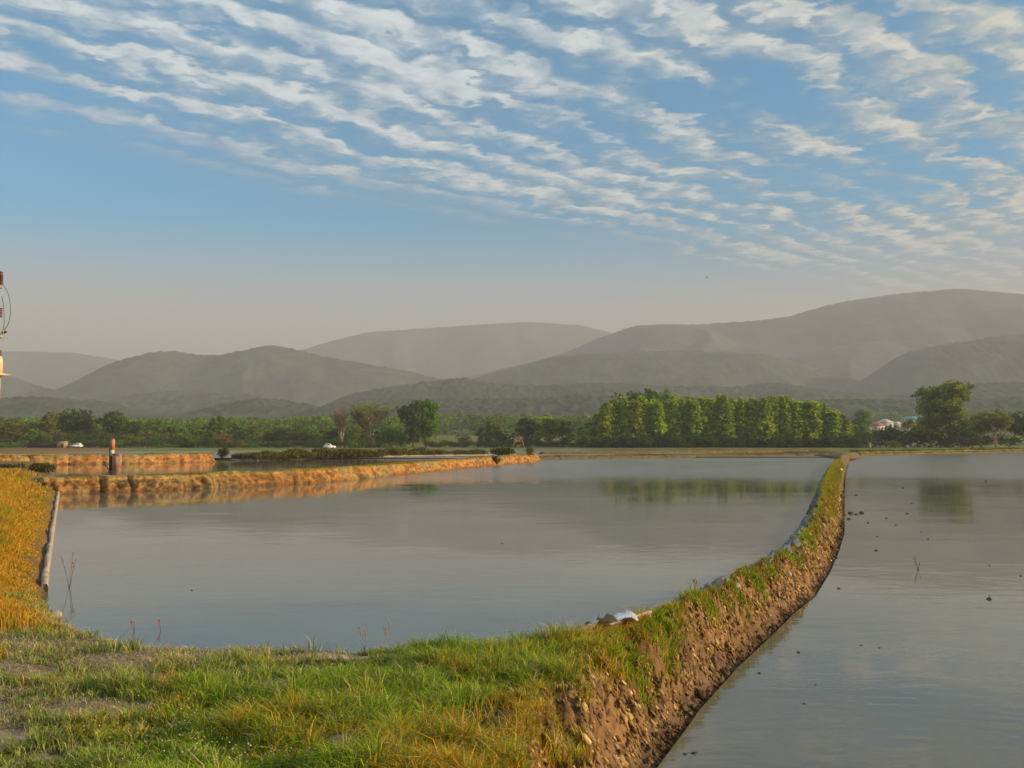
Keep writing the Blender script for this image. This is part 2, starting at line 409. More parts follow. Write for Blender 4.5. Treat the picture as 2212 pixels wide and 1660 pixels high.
# ------------------------------------------------------------------ banks between the ponds
def resample(pts, step):
    pts = [np.array(p, float) for p in pts]; out = []
    for i in range(len(pts)-1):
        L = np.linalg.norm(pts[i+1]-pts[i]); n = max(1, int(L/step))
        for k in range(n): out.append(pts[i]+(pts[i+1]-pts[i])*k/n)
    out.append(pts[-1]); a = np.array(out)
    ker = max(1, int(2.5/step))
    if len(a) > 4*ker:
        pad = np.concatenate([np.repeat(a[:1], ker, 0), a, np.repeat(a[-1:], ker, 0)])
        cs = np.cumsum(np.vstack([np.zeros((1, 2)), pad]), 0); w = 2*ker+1
        a = (cs[w:]-cs[:-w])/w
    return a
def bank(name, line, h, width, z0, step=.2, colf=None, rough=.16, seed=0., face=.55, lump=1.0):
    """line runs along the camera-side foot; the bank rises behind (to the left of the direction of travel)"""
    a = resample(line, step); n = len(a)
    tan = np.gradient(a, axis=0); tan /= np.linalg.norm(tan, axis=1)[:, None]+1e-9
    nor = np.stack([-tan[:, 1], tan[:, 0]], 1)
    prof = [(-.25, -.5), (-.04, -.15)]+[(face*k/12, h*(k/12)**.8) for k in range(13)]
    prof += [(face+(width-2*face)*k/7, h*(1+.04*math.sin(k))) for k in range(1, 8)]
    prof += [(width-face+face*k/5, h*(1-k/5)) for k in range(1, 6)]+[(width+.2, -.5)]
    prof = np.array(prof); m = len(prof)
    s = np.arange(n)*step
    ends = np.minimum(np.minimum(s, s[::-1])/1.2, 1); ends = ends*(2-ends)
    S_ = np.repeat(s[:, None], m, 1); O = np.repeat(prof[None, :, 0], n, 0); Z = np.repeat(prof[None, :, 1], n, 0)
    Z = np.where(Z > 0, Z*(.15+.85*ends[:, None]), Z)
    Z = np.where(Z > 0, Z*(1+.16*fbm(S_*.3, O*.2, seed, 3)), Z)
    colm = fbm(S_*1.6, Z*.8, seed+3, 3); gul = np.abs(fbm(S_*.7, O*0, seed+6, 3))
    off = O+(rough*1.2*colm*lump+2.2*rough*sst(.10, .0, gul)+1.3*rough*fbm(S_*4.5, Z*3, seed+8, 3)*lump)*(O < face*1.6)
    Xc = a[:, None, 0]+nor[:, None, 0]*off; Yc = a[:, None, 1]+nor[:, None, 1]*off
    Zc = z0+Z+.04*lump*fbm(S_*3, O*4, seed+1, 3)*(Z > 0)
    V = np.stack([Xc, Yc, Zc], 2).reshape(-1, 3)
    rel = np.clip((Z/h), 0, 1).ravel(); O_ = O.ravel(); S1 = S_.ravel()
    c = colf(S1, O_/width, rel, fbm(S1*1.1, rel*2, seed+2, 4), fbm(S1*5, rel*6, seed+4, 3))
    i = (np.arange(n-1)[:, None]*m+np.arange(m-1)[None]).ravel()
    return struct(mk(name, V, [np.stack([i, i+1, i+m+1, i+m], 1)], MBANK, None, np.clip(c, .01, 1), False))
def c_orange(s, o, rel, n, n2):
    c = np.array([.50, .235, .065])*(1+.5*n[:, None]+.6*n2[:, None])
    t = sst(.30, .0, rel+.15*n)[:, None]; c = c*(1-t*.65)+np.array([.16, .085, .035])*t*.65  # foot darkened: the shadow at the base is put into the colour
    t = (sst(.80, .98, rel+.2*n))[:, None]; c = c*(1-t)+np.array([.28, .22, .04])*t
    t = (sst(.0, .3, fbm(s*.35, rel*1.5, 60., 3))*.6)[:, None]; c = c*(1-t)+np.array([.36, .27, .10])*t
    t = sst(.1, .4, n)[:, None]*(rel < .8)[:, None]; c = c*(1-.7*t)+np.array([.12, .065, .025])*.7*t  # dark patches painted in as shaded crevices
    t = (sst(-.05, .22, n2)*sst(32, 6, s)*(rel < .75)*.85)[:, None]; c = c*(1-t)+np.array([.08, .05, .02])*t  # more crevice shade painted into the lower face near the left end
    return c
def c_grass(s, o, rel, n, n2):
    c = np.array([.17, .15, .03])*(1+.4*n[:, None]); t = sst(.35, .1, rel)[:, None]
    return c*(1-t)+np.array([.20, .12, .06])*t
def c_grey(s, o, rel, n, n2):
    c = np.array([.50, .38, .27])*(1+.3*n[:, None]+.3*n2[:, None]); t = sst(.5, .8, rel+.2*n)[:, None]
    return c*(1-t)+np.array([.22, .19, .04])*t
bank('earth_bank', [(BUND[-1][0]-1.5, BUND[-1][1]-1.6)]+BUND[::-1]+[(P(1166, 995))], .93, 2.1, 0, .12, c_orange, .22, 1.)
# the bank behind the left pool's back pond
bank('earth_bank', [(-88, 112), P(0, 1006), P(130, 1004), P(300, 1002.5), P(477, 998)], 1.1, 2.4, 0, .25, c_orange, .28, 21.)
bank('earth_bank', [P(510, 996), P(700, 991), P(900, 987.5), P(1060, 985.5), P(1165, 985)], .42, 2.2, 0, .3, c_grey, .12, 31.)
bank('earth_bank', FARA+[P(1858, 986, -.3)], .5, 1.8, 0, .3, lambda s, o, r, n, m: .65*c_grass(s, o, r, n, m)+.12*c_grey(s, o, r, n, m), .12, 41.)
bank('earth_bank', [P(1165, 981.5, .1), P(1400, 979.5, .1), P(1760, 977, .1)], .45, 2., .1, .4, lambda s, o, r, n, m: .35*c_grass(s, o, r, n, m)+.4*c_orange(s, o, r, n, m), .12, 51.)
bank('earth_bank', FARB, .85, 3., ZR, .5, lambda s, o, r, n, m: c_grass(s, o, r, n, m)*1.1, .2, 61.)
bank('earth_bank', [(-150, 172), (-100, 171), (-60, 173), P(300, 984, .1)], .3, 1.6, .1, .5, c_grey, .12, 71.)

# ------------------------------------------------------------------ hills
def hill(name, pts, D, w, base, tree=0.0, ustep=5, seed=0., col=(.05, .06, .03), rows=44, spur=.25):
    us = np.arange(-900, 3150, ustep); vs = np.interp(us, [p[0] for p in pts], [p[1] for p in pts])
    k = max(3, int(26/ustep)); ker = np.hanning(k+2)[1:-1]; ker /= ker.sum()
    vs = np.convolve(np.pad(vs, k, mode='edge'), ker, 'same')[k:-k]
    vs = vs+2.2*fbm(us*.012, us*0+seed, 0, 3)+.8*fbm(us*.06, us*0+seed, 3, 2)
    crest = CAMZ+(945-vs)*D/F
    x = (us-CU)/F*D; t = np.concatenate([np.linspace(-1, 0, rows), np.linspace(0, 1, 9)[1:]])
    X = np.repeat(x[None], len(t), 0)
    side = 1-np.abs(t)**1.25
    Yy = D+t[:, None]*w+0*X
    q = fbm(X/w*2.2, Yy/w*2.2, seed, 4)
    rg = 1-2*np.abs(fbm(X/w*1.6+q*.3, Yy/w*1.0, seed+5, 3))
    env = (side*(1-side)*4)[:, None]
    Z = base+(crest[None]-base)*np.clip(side[:, None]+spur*env*rg*.5, -.2, 1.05)
    Z = np.minimum(Z, base+(crest[None]-base)*(1-.0*env))
    if tree: Z = Z+tree*(np.abs(vn(X/9, Yy/9, seed))*1.0+.9*vn(X/5, Yy/7, seed+2))*(side > .02)[:, None]
    n = fbm(X/90, Yy/90, seed+9, 4).ravel(); n2 = fbm(X/14, Yy/14, seed+9, 2).ravel()
    c = np.array(col)[None]*(1+.5*n[:, None]+.5*n2[:, None])
    nc = len(us); i = (np.arange(len(t)-1)[:, None]*nc+np.arange(nc-1)[None]).ravel()
    return struct(mk(name, np.stack([X, Yy, Z], 2).reshape(-1, 3), [np.stack([i, i+1, i+nc+1, i+nc], 1)], MHILL, None, np.clip(c, .005, 1), True))
hill('hill', [(-900,740),(0,758),(150,760),(300,785),(450,800),(600,770),(700,740),(800,716),(1000,704),(1140,695),(1250,701),(1330,722),(1600,760),(3150,760)], 4600, 500, 0, 0, 8, 1., col=(.08, .08, .07))
hill('hill', [(-900,960),(800,960),(950,850),(1000,815),(1130,788),(1210,768),(1260,745),(1310,722),(1370,704),(1500,701),(1640,692),(1700,684),(1760,668),(1800,655),(1850,646),(1950,632),(2060,624),(2212,635),(2500,650),(3150,720)], 3300, 620, 0, 2, 6, 2., spur=.35, col=(.07, .07, .05))
hill('hill', [(-900,960),(1500,960),(1650,800),(1700,776),(1790,752),(1880,738),(1960,738),(2060,750),(2160,780),(2300,830),(3150,860)], 2950, 420, 0, 2, 6, 12., spur=.35, col=(.08, .08, .055))
hill('hill', [(-900,790),(-200,815),(0,808),(100,840),(160,852),(200,815),(260,781),(320,763),(370,759),(430,770),(480,768),(530,757),(578,745),(615,750),(700,772),(800,790),(900,806),(985,828),(1100,880),(3150,960)], 2600, 420, 0, 3, 5, 3., spur=.3)
hill('hill', [(-900,960),(900,960),(960,835),(1060,808),(1130,790),(1200,772),(1300,765),(1430,760),(1560,762),(1640,766),(1700,778),(1780,802),(1880,835),(1980,870),(3150,950)], 2450, 380, 0, 3, 5, 4., spur=.3)
hill('hill', [(-900,960),(1700,960),(1820,850),(1880,815),(1950,768),(2050,744),(2130,732),(2212,724),(2500,700),(3150,740)], 2250, 380, 0, 3, 5, 5., spur=.3)
hill('hill', [(-900,900),(100,930),(200,888),(290,856),(350,848),(430,850),(520,852),(600,868),(700,900),(900,960),(3150,960)], 1900, 260, 4, 4, 4, 6.)
hill('hill', [(-900,930),(500,960),(640,905),(690,880),(760,852),(850,838),(930,827),(1000,817),(1050,829),(1150,833),(1300,829),(1400,833),(1500,838),(1590,838),(1650,829),(1720,835),(1800,850),(1900,858),(1990,850),(2080,832),(2212,826),(3150,830)], 1650, 300, 8, 2.5, 3, 7., col=(.045, .055, .02))
hill('hill', [(-900,850),(-100,868),(0,865),(60,861),(150,866),(240,873),(290,888),(350,903),(400,902),(450,888),(500,872),(560,864),(620,868),(680,880),(760,892),(900,905),(3150,925)], 1250, 200, 8, 2.4, 2.5, 8., col=(.045, .06, .02))
hill('hill', [(-900,930),(500,930),(640,895),(740,873),(850,868),(1000,864),(1150,861),(1300,857),(1500,862),(1700,868),(1850,866),(2000,868),(2212,862),(3150,860)], 1150, 200, 8, 2.2, 2.5, 9., col=(.045, .058, .02))

# ------------------------------------------------------------------ foliage
def leaves(cl, n_each, spread, size, cols, rng, squash=.8):
    """cl: clump centres (k,3); returns quads scattered round them"""
    k = len(cl); c = np.repeat(cl, n_each, 0)
    d = rng.normal(size=(k*n_each, 3)); d /= np.linalg.norm(d, axis=1)[:, None]
    r = rng.random((k*n_each, 1))**.45
    sp_ = np.repeat(spread, n_each)[:, None] if np.ndim(spread) else spread
    c = c+d*r*sp_*np.array([1, 1, squash])
    a = rng.normal(size=c.shape); a /= np.linalg.norm(a, axis=1)[:, None]
    b = np.cross(a, rng.normal(size=c.shape)); b /= np.linalg.norm(b, axis=1)[:, None]
    s = size*(.6+.8*rng.random((len(c), 1)))
    V = np.stack([c-a*s*.5, c+b*s*.3, c+a*s*.5, c-b*s*.3], 1).reshape(-1, 3)
    tone = np.repeat(rng.random(k), n_each)
    cA, cB = np.array(cols[0]), np.array(cols[1])
    cc = cA+(cB-cA)*tone[:, None]; cc = cc*(.75+.5*rng.random((len(c), 1)))
    Q = np.arange(len(V)).reshape(-1, 4)
    return V, Q, np.repeat(cc, 4, 0)
def crown_pts(kind, n, rng):
    """clump centres in a unit tree, height 1, half-width about .3"""
    out = []; lobes = []
    if kind == 'round':
        lobes = [((rng.normal()*.10, rng.normal()*.10, rng.uniform(.42, .78)), rng.uniform(.13, .21)) for _ in range(9)]+[((0, 0, .6), .26)]
    elif kind == 'tall':
        lobes = [((rng.normal()*.06, rng.normal()*.06, z), .15*(1.15-abs(z-.55))) for z in np.linspace(.2, .84, 9)]+[((rng.normal()*.10, rng.normal()*.1, rng.uniform(.5, .85)), .10) for _ in range(6)]
    elif kind == 'poplar':
        lobes = [((rng.normal()*.012, rng.normal()*.012, z), .13*(1-((z-.35)/.66)**2*.88)*rng.uniform(.93, 1.07)) for z in np.linspace(.12, .97, 13)]
    elif kind == 'egg':
        lobes = [((rng.normal()*.05, rng.normal()*.05, z), .17*(1.1-abs(z-.5)*.9)) for z in np.linspace(.22, .84, 8)]+[((rng.normal()*.08, rng.normal()*.08, rng.uniform(.2, .84)), rng.uniform(.10, .14)) for _ in range(9)]
    elif kind == 'low':
        lobes = [((rng.normal()*.24, rng.normal()*.22, rng.uniform(.2, .62)), rng.uniform(.2, .34)) for _ in range(9)]
    elif kind == 'spread':
        lobes = [((math.cos(w)*rr, math.sin(w)*rr, z), rng.uniform(.10, .16)) for w, rr, z in zip(rng.random(12)*6.28, rng.uniform(.08, .30, 12), rng.uniform(.5, .88, 12))]
    for k in range(n):
        c, r = lobes[rng.integers(len(lobes))]
        d = rng.normal(size=3); d /= np.linalg.norm(d)
        out.append(np.array(c)+d*r*(rng.random()**.3)*np.array([1, 1, .85 if kind != 'poplar' else 1.3]))
    a = np.array(out); a[:, 2] = np.maximum(a[:, 2], .04); return a
def trunk_mesh(kind, rng, limbs=6):
    m = MB(); top = {'round': .6, 'egg': .7, 'tall': .8, 'poplar': .9, 'low': .35, 'spread': .55}[kind]
    pts = [(rng.normal()*.008*i, rng.normal()*.008*i, top*i/6-.02*(i == 0)) for i in range(7)]
    r0 = .022 if kind != 'low' else .03
    m.tube(pts, [r0*(1.25 if i == 0 else 1-.13*i) for i in range(7)], 8)
    for k in range(limbs):
        z = rng.uniform(.18, .8)*top; w = rng.random()*6.28; L = rng.uniform(.14, .28)*(.5 if kind == 'poplar' else 1)
        p = [(math.cos(w)*L*t*.9, math.sin(w)*L*t*.9, z+L*(t*.8+.25*t*t)) for t in (0, .35, .7, 1)]
        m.tube(p, [r0*.5, r0*.38, r0*.24, r0*.08], 6)
    return m
G_DARK = ((.04, .085, .006), (.13, .20, .012))
G_MID = ((.06, .14, .008), (.24, .36, .018))
G_POP = ((.13, .23, .006), (.52, .62, .02))
G_OLV = ((.12, .14, .012), (.28, .27, .03))
G_YEL = ((.17, .20, .015), (.28, .28, .03))
G_GOLD = ((.26, .18, .03), (.36, .26, .05))
VAR = {}
def variant(kind, cols, idx, nclump=260, each=16, size=.042, spread=.05, bark=MBARK):
    key = (kind, cols, idx, nclump, each)
    if key in VAR: return VAR[key]
    rng = np.random.default_rng(abs(hash((kind, idx)))%1000 if False else sum(map(ord, kind))*31+idx*7+int(cols[0][0]*1000))
    V, Q, C = leaves(crown_pts(kind, nclump, rng), each, spread, size, cols, rng)
    cr = mk(None if False else 'crown', V, [Q], MLEAF, None, C); me = cr.data; bpy.data.objects.remove(cr)
    t = trunk_mesh(kind, rng).make('trunk', bark, None, True); tm = t.data; bpy.data.objects.remove(t)
    VAR[key] = (me, tm); return VAR[key]
HW = {'egg': .26, 'round': .33, 'tall': .20, 'poplar': .125, 'low': .55, 'spread': .42}
def tree(kind, cols, u, vtop, hw, D, label, group=None, name='tree', cat='tree', idx=None, zb=None, bark=MBARK, nclump=260, each=16, size=.042, spread=.05):
    idx = random.randrange(3) if idx is None else idx
    if kind == 'low' and cols is G_DARK: each = 30
    cm, tm = variant(kind, cols, idx, nclump, each, size, spread, bark)
    top = at(u, vtop, D); zb = (rise(np.array(0.), np.array(float(D))).item()-.1) if zb is None else zb
    h = (top.z-zb)/.97; w = hw*D/F/HW[kind]
    e = empty(name, (top.x, D, zb), label, cat, group, random.random()*6.28, (w, w, h))
    for nm, me in (('crown', cm), ('trunk', tm)):
        o = bpy.data.objects.new(nm, me); COL.objects.link(o); o.parent = e
    return e

# --- named trees
tree('round', G_DARK, 150, 880, 32, 322, 'dark round tree over the left belt, the left one of a touching pair', idx=0)
tree('round', G_DARK, 188, 879, 27, 324, 'dark round tree over the left belt, the right one of a touching pair', idx=1)
tree('round', G_DARK, 251, 877, 34, 318, 'large dark round tree with a domed top, behind the red and white marker pillar', idx=2)
tree('tall', G_OLV, 103, 888, 20, 312, 'narrow upright tree with a pale trunk behind the small brick hut', bark=MPALE, idx=0)
tree('round', G_OLV, 28, 905, 42, 308, 'broad olive green tree at the far left edge of the tree belt', idx=1)
tree('tall', G_MID, 329, 904, 19, 316, 'small upright green tree alone just right of the large domed tree', idx=1)
tree('poplar', G_MID, 461, 905, 12, 318, 'slim poplar, left one of a tight pair in the left tree belt', name='poplar_tree', idx=0)
tree('poplar', G_MID, 478, 902, 12, 320, 'slim poplar, right one of a tight pair in the left tree belt', name='poplar_tree', idx=1)
tree('round', G_GOLD, 486, 933, 19, 292, 'small golden yellow tree at the edge of the meadow', idx=0)
tree('low', G_YEL, 521, 945, 17, 290, 'small yellow green bush right of the golden tree', name='bush', cat='bush', idx=0)
tree('tall', G_DARK, 893, 864, 22, 304, 'tall dense dark tree by the far meadow, left half of a double crown', idx=2, nclump=380)
tree('tall', G_MID, 921, 862, 24, 306, 'tall dense green tree by the far meadow, right half of a double crown', idx=0, nclump=380)
tree('low', G_MID, 868, 925, 26, 310, 'rounded bush at the left foot of the tall dark double tree', name='bush', cat='bush', idx=1)
tree('low', G_MID, 845, 900, 34, 312, 'large green bush filling the gap right of the olive tree with bare limbs', name='bush', cat='bush', idx=2)
# bare and half-bare trees with pale limbs
def limby(u, vtop, hw, D, leafn, cols, label, seed, twig=MTWIG, spread_k=1.):
    rng = np.random.default_rng(seed); zb = .02; h = at(u, vtop, D).z-zb; w = hw*D/F
    e = empty('tree', (at(u, vtop, D).x, D, zb), label, 'tree')
    m = MB(); tw = MB(); tips = []
    for k in range(4):
        ph = 6.28*k/4+rng.random(); b = (math.cos(ph)*.35, math.sin(ph)*.25)
        ex, ey = math.cos(ph)*w*.35, math.sin(ph)*w*.35
        pts = [(b[0]*.6, b[1]*.6, -.1), (b[0], b[1], h*.18), (b[0]*1.6+ex*.2, b[1]*1.6, h*.36), (b[0]+ex*.7, ey*.7, h*.58), (ex*1.3, ey*1.3, h*.78)]
        m.tube(pts, [.30, .24, .19, .12, .06], 8)
        for j in range(16):
            t = rng.uniform(.42, .8); z = h*t; f = (t-.36)/.42
            s = Vector((b[0]+ex*min(1.3, f*1.3), ey*f*1.3, z)); a = rng.random()*6.28
            L = h*rng.uniform(.18, .34); r = w*rng.uniform(.3, .7)*spread_k
            q = s+Vector((math.cos(a)*r, math.sin(a)*r, L)); q.z = min(q.z, h*rng.uniform(.85, 1.0))
            mid = (s+q)/2+Vector((0, 0, -.1*L)); m.tube([s, mid, q], [.07, .05, .02], 5)
            for i in range(14):
                p = s.lerp(q, rng.uniform(.3, 1)); d = Vector(rng.normal(size=3))*w*.12; d.z = abs(d.z)*1.4+.2
                tw.tube([p, p+d], [.022, .008], 3, False); tips.append(p+d)
    m.make('trunk', MPALE, e, True); tw.make('twigs', twig, e)
    if leafn:
        rng.shuffle(tips); V, Q, C = leaves(np.array([tuple(t) for t in tips[:leafn]]), 14, .55, .34, cols, rng)
        mk('crown', V, [Q], MLEAF, e, C)
    return e
limby(738, 884, 24, 300, 30, ((.30, .17, .09), (.36, .22, .12)), 'bare pinkish tree with two pale trunks and reddish twigs beside the far meadow', 5)
limby(800, 882, 48, 302, 800, G_OLV, 'olive tree with pale forked limbs showing through thin leaves beside the bare pinkish tree', 6, spread_k=1.2)
tree('low', G_MID, 822, 918, 38, 308, 'green undergrowth bush behind the forked olive tree', name='bush', cat='bush', idx=0)
# middle group
tree('low', G_OLV, 1000, 930, 24, 330, 'small rounded tree in front of the white farm house', idx=2)
tree('tall', G_MID, 1040, 921, 10, 328, 'thin young tree right of the small rounded tree by the farm', idx=2)
tree('poplar', G_DARK, 1056, 914, 9, 326, 'very thin dark spire-shaped tree left of a dark bush', name='poplar_tree', idx=2)
tree('low', G_DARK, 1083, 924, 32, 318, 'broad dark bush between the thin spire tree and the wooden stand', name='bush', cat='bush', idx=1)
tree('tall', G_OLV, 1072, 908, 13, 345, 'light green upright tree rising behind the broad dark bush', idx=1)
for k, (u, v, w, ww) in enumerate(((1138, 899, 19, 'leftmost'), (1162, 897, 18, 'second from left'), (1187, 898, 18, 'third from left'), (1216, 904, 24, 'rightmost and broadest'))):
    tree('tall', G_POP if k else G_DARK, u, v, w, 312+k, ww+' tree of the small clump between the wooden stand and the poplar grove', 'small clump of trees left of the poplar grove', idx=k % 3)
# poplar grove
gp = 'poplars of the dense grove'
tops = [(1255,932),(1275,915),(1292,897),(1312,880),(1335,872),(1400,868),(1480,870),(1560,866),(1640,872),(1700,868),(1730,872),(1770,880),(1800,893),(1830,910),(1852,926)]
tu = [a for a, b in tops]; tv = [b for a, b in tops]
for k in range(70):
    u = 1258+k*8.5+random.uniform(-3, 3); v = np.interp(u, tu, tv)+random.choice((-7, -4, 0, 3, 6, 8))
    tree('poplar', G_POP, u, v, random.uniform(12, 17), 298+random.uniform(-2, 3), 'bright-topped poplar in the front row of the dense grove beyond the pools', gp, 'poplar_tree')
for k in range(40):
    u = 1290+k*13.2+random.uniform(-4, 4); v = np.interp(u, tu, tv)+random.uniform(-8, 6)
    tree('poplar', G_POP, u, v, random.uniform(12, 16), 308+random.uniform(-3, 8), 'poplar in the back row of the dense grove, its tip showing over the front', gp, 'poplar_tree')
for k, (u, v, w) in enumerate(((1338, 846, 26), (1362, 837, 25), (1386, 831, 27), (1412, 829, 26), (1436, 833, 24), (1458, 838, 22))):
    tree('round', G_MID if k > 2 else G_DARK, u, v, w, 326+k, ('leftmost', 'second from left', 'third from left', 'fourth from left', 'fifth from left', 'rightmost')[k]+' of the tall round trees behind the left half of the poplar grove', 'tall trees behind the poplar grove', idx=k % 3)
for k in range(26):
    u = 1262+k*24+random.uniform(-6, 6)
    tree('low', G_DARK, u, 940+random.uniform(-8, 5), random.uniform(18, 26), 293+random.uniform(-2, 2), 'dark undergrowth bush along the shaded foot of the poplar grove', 'undergrowth along the foot of the grove', 'bush', 'bush')
# right side
tree('tall', G_MID, 1860, 884, 17, 420, 'small round-topped tree on the rise left of the village', idx=0)
tree('egg', ((.09, .17, .008), (.36, .44, .02)), 2046, 818, 60, 300, 'very tall wide-crowned tree standing alone on the right beyond the pool', idx=1, nclump=620, each=26, size=.028, spread=.045, bark=MPALE)
tree('low', G_DARK, 2100, 938, 38, 292, 'low nearly black bush on the bank right of the very tall tree', name='bush', cat='bush', idx=0)
tree('spread', G_YEL, 2150, 888, 38, 296, 'yellow green tree with a white trunk near the right edge', idx=0, bark=MPALE, nclump=420)
tree('spread', G_YEL, 2116, 905, 24, 300, 'smaller yellow green tree left of the white-trunked one', idx=1, bark=MPALE)
tree('round', G_DARK, 2212, 884, 34, 305, 'dark tree cut by the right edge of the view', idx=1)
tree('low', G_YEL, 1925, 946, 15, 288, 'small light green bush standing forward on the bank below the village', name='bush', cat='bush', idx=1)
for k, (u, v, w, d) in enumerate(((1870,925,26,300),(1900,918,30,305),(1935,915,34,306),(1965,922,30,304),(1995,925,30,306),(2030,935,34,303),(2075,930,34,306),(2120,930,34,304),(2180,935,34,303),(1850,932,28,298))):
    tree('low', G_DARK, u, v, w, d, 'dark green thicket bush in the row between the grove and the right edge', 'thicket below the village', 'bush', 'bush')
for k, (u, v) in enumerate(((2095, 888), (2125, 884), (2160, 880), (2190, 882), (2230, 878), (1990, 905))):
    tree('round', G_OLV, u, v, 22, 380+k*5, 'olive tree in the hazy row behind the yellow green trees', 'hazy row at right', idx=k % 3)
# left belt fill
bv = lambda u: np.interp(u, [0, 40, 90, 130, 210, 290, 350, 430, 520, 600, 700, 860], [898, 908, 905, 898, 905, 912, 915, 918, 918, 922, 918, 920])
for k in range(58):
    u = -150+k*17.5+random.uniform(-6, 6)
    tree(random.choice(('round', 'round', 'low', 'tall')), random.choice((G_DARK, G_MID, G_MID, G_OLV)), u, bv(u)+random.uniform(-6, 10), random.uniform(18, 28), random.uniform(335, 380), 'middling green tree in the hazy back row of the left tree belt', 'back row of the left tree belt')
for k in range(52):
    u = -120+k*18.5+random.uniform(-6, 6)
    if 860 < u: break
    tree(random.choice(('round', 'low', 'low')), random.choice((G_DARK, G_MID, G_OLV)), u, np.interp(u, [0, 300, 500, 850], [928, 930, 936, 932])+random.uniform(-9, 7), random.uniform(18, 28), random.uniform(300, 318), 'bushy green tree in the lower front row of the left tree belt', 'front row of the left tree belt')
for k in range(44):
    u = -110+k*22+random.uniform(-8, 8)
    tree('low', random.choice((G_DARK, G_DARK, G_MID)), u, 950+random.uniform(-6, 5), random.uniform(16, 24), random.uniform(292, 297), 'low dark bush along the foot of the left tree belt', 'bushes along the foot of the left belt', 'bush', 'bush')
for k in range(17):
    u = 930+k*20+random.uniform(-5, 5)
    tree('low', G_DARK, u, 951+random.uniform(-4, 4), random.uniform(16, 22), random.uniform(300, 308), 'low dark bush along the far edge of the meadow in the middle', 'bushes along the middle meadow edge', 'bush', 'bush')
# far woods, one faded mass each
def wood(us, D0, D1, vt, n, cols, zoff=0):
    rng = np.random.default_rng(int(us[0]+D0)); Vs, Qs, Cs = [], [], []; nv = 0
    for k in range(n):
        u = rng.uniform(*us); D = rng.uniform(D0, D1); x = at(u, 900, D).x; zb = rise(0, D).item() if hasattr(rise(0, D), 'item') else float(rise(np.array(0.), np.array(D)))
        zt = at(u, np.interp(u, *vt)+rng.uniform(-3, 5), D).z; h = max(4, zt-zb)
        w = rng.uniform(3.5, 6); n_ = 40
        d = rng.normal(size=(n_, 3)); d /= np.linalg.norm(d, axis=1)[:, None]
        cl = np.array([x, D, zb+h*.55])+d*np.array([w*.8, w*.8, h*.42])
        V, Q, C = leaves(cl, 7, 1.3, 1.1, cols, rng); Vs.append(V); Qs.append(Q+nv); Cs.append(C); nv += len(V)
    o = mk('wood', np.concatenate(Vs), [np.concatenate(Qs)], MLEAF, None, np.concatenate(Cs))
    return tag(o, 'far-off wood reading as one faded green mass', 'wood', None, 'stuff')
w1 = wood((900, 1330), 560, 640, ([900, 1000, 1100, 1330], [897, 892, 897, 900]), 120, G_MID)
w1['label'] = 'hazy far wood behind the white farm house, left of the poplar grove'
w2 = wood((-150, 930), 430, 560, ([-150, 300, 560, 700, 930], [902, 905, 905, 899, 903]), 330, G_MID)
w2['label'] = 'hazy far wood behind the left tree belt'
w3 = wood((1700, 2400), 960, 1060, ([1700, 1900, 2050, 2400], [890, 893, 885, 880]), 150, G_MID)
w3['label'] = 'hazy far wood behind the village at right'

# ------------------------------------------------------------------ grass
def blades(name, x, y, z, h, w, cols, lean, rng, ldir=None):
    n = len(x); ph = rng.random(n)*2*math.pi
    dx, dy = np.cos(ph), np.sin(ph); la = rng.random(n)*2*math.pi if ldir is None else ldir
    lx, ly = np.cos(la)*lean*h, np.sin(la)*lean*h
    b = np.stack([x, y, z], 1)
    s = np.stack([dx*w/2, dy*w/2, 0*x], 1)
    m = b+np.stack([lx*.35, ly*.35, h*.6], 1); t = b+np.stack([lx*1.1, ly*1.1, h*(1-.35*lean)], 1)
    V = np.stack([b-s, b+s, m+s*.75, m-s*.75, t], 1).reshape(-1, 3)
    i = np.arange(n)*5
    Q = np.stack([i, i+1, i+2, i+3], 1); T = np.stack([i+3, i+2, i+4], 1)
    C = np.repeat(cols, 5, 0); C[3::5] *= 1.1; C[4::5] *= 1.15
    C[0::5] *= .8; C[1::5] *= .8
    return mk(name, V, [Q, T], MBLADE, None, np.clip(C, 0, 1))
def polar_samples(n, d0, d1, a0, a1, rng, pw=1.0):
    d = d0*np.exp(rng.random(n)**pw*math.log(d1/d0)); a = np.tan(R(a0)+rng.random(n)*R(a1-a0))
    return d*a, d
def pick(rng, n, pal):
    k = rng.integers(0, len(pal), n); return np.array(pal)[k]*(.75+.5*rng.random((n, 1)))
P_GREEN = [(.24, .38, .012), (.36, .46, .015), (.12, .22, .01), (.42, .46, .04), (.22, .32, .02)]
P_GREY = [(.24, .30, .05), (.32, .34, .09), (.44, .38, .17), (.18, .22, .04)]
P_STRAW = [(.60, .46, .22), (.42, .34, .14), (.32, .30, .08), (.66, .54, .30)]
P_GOLD = [(.62, .33, .03), (.50, .25, .02), (.40, .30, .02), (.70, .42, .06), (.30, .25, .02)]
P_BUND = [(.30, .27, .02), (.42, .28, .02), (.20, .22, .015), (.50, .28, .04)]
rng = np.random.default_rng(5)
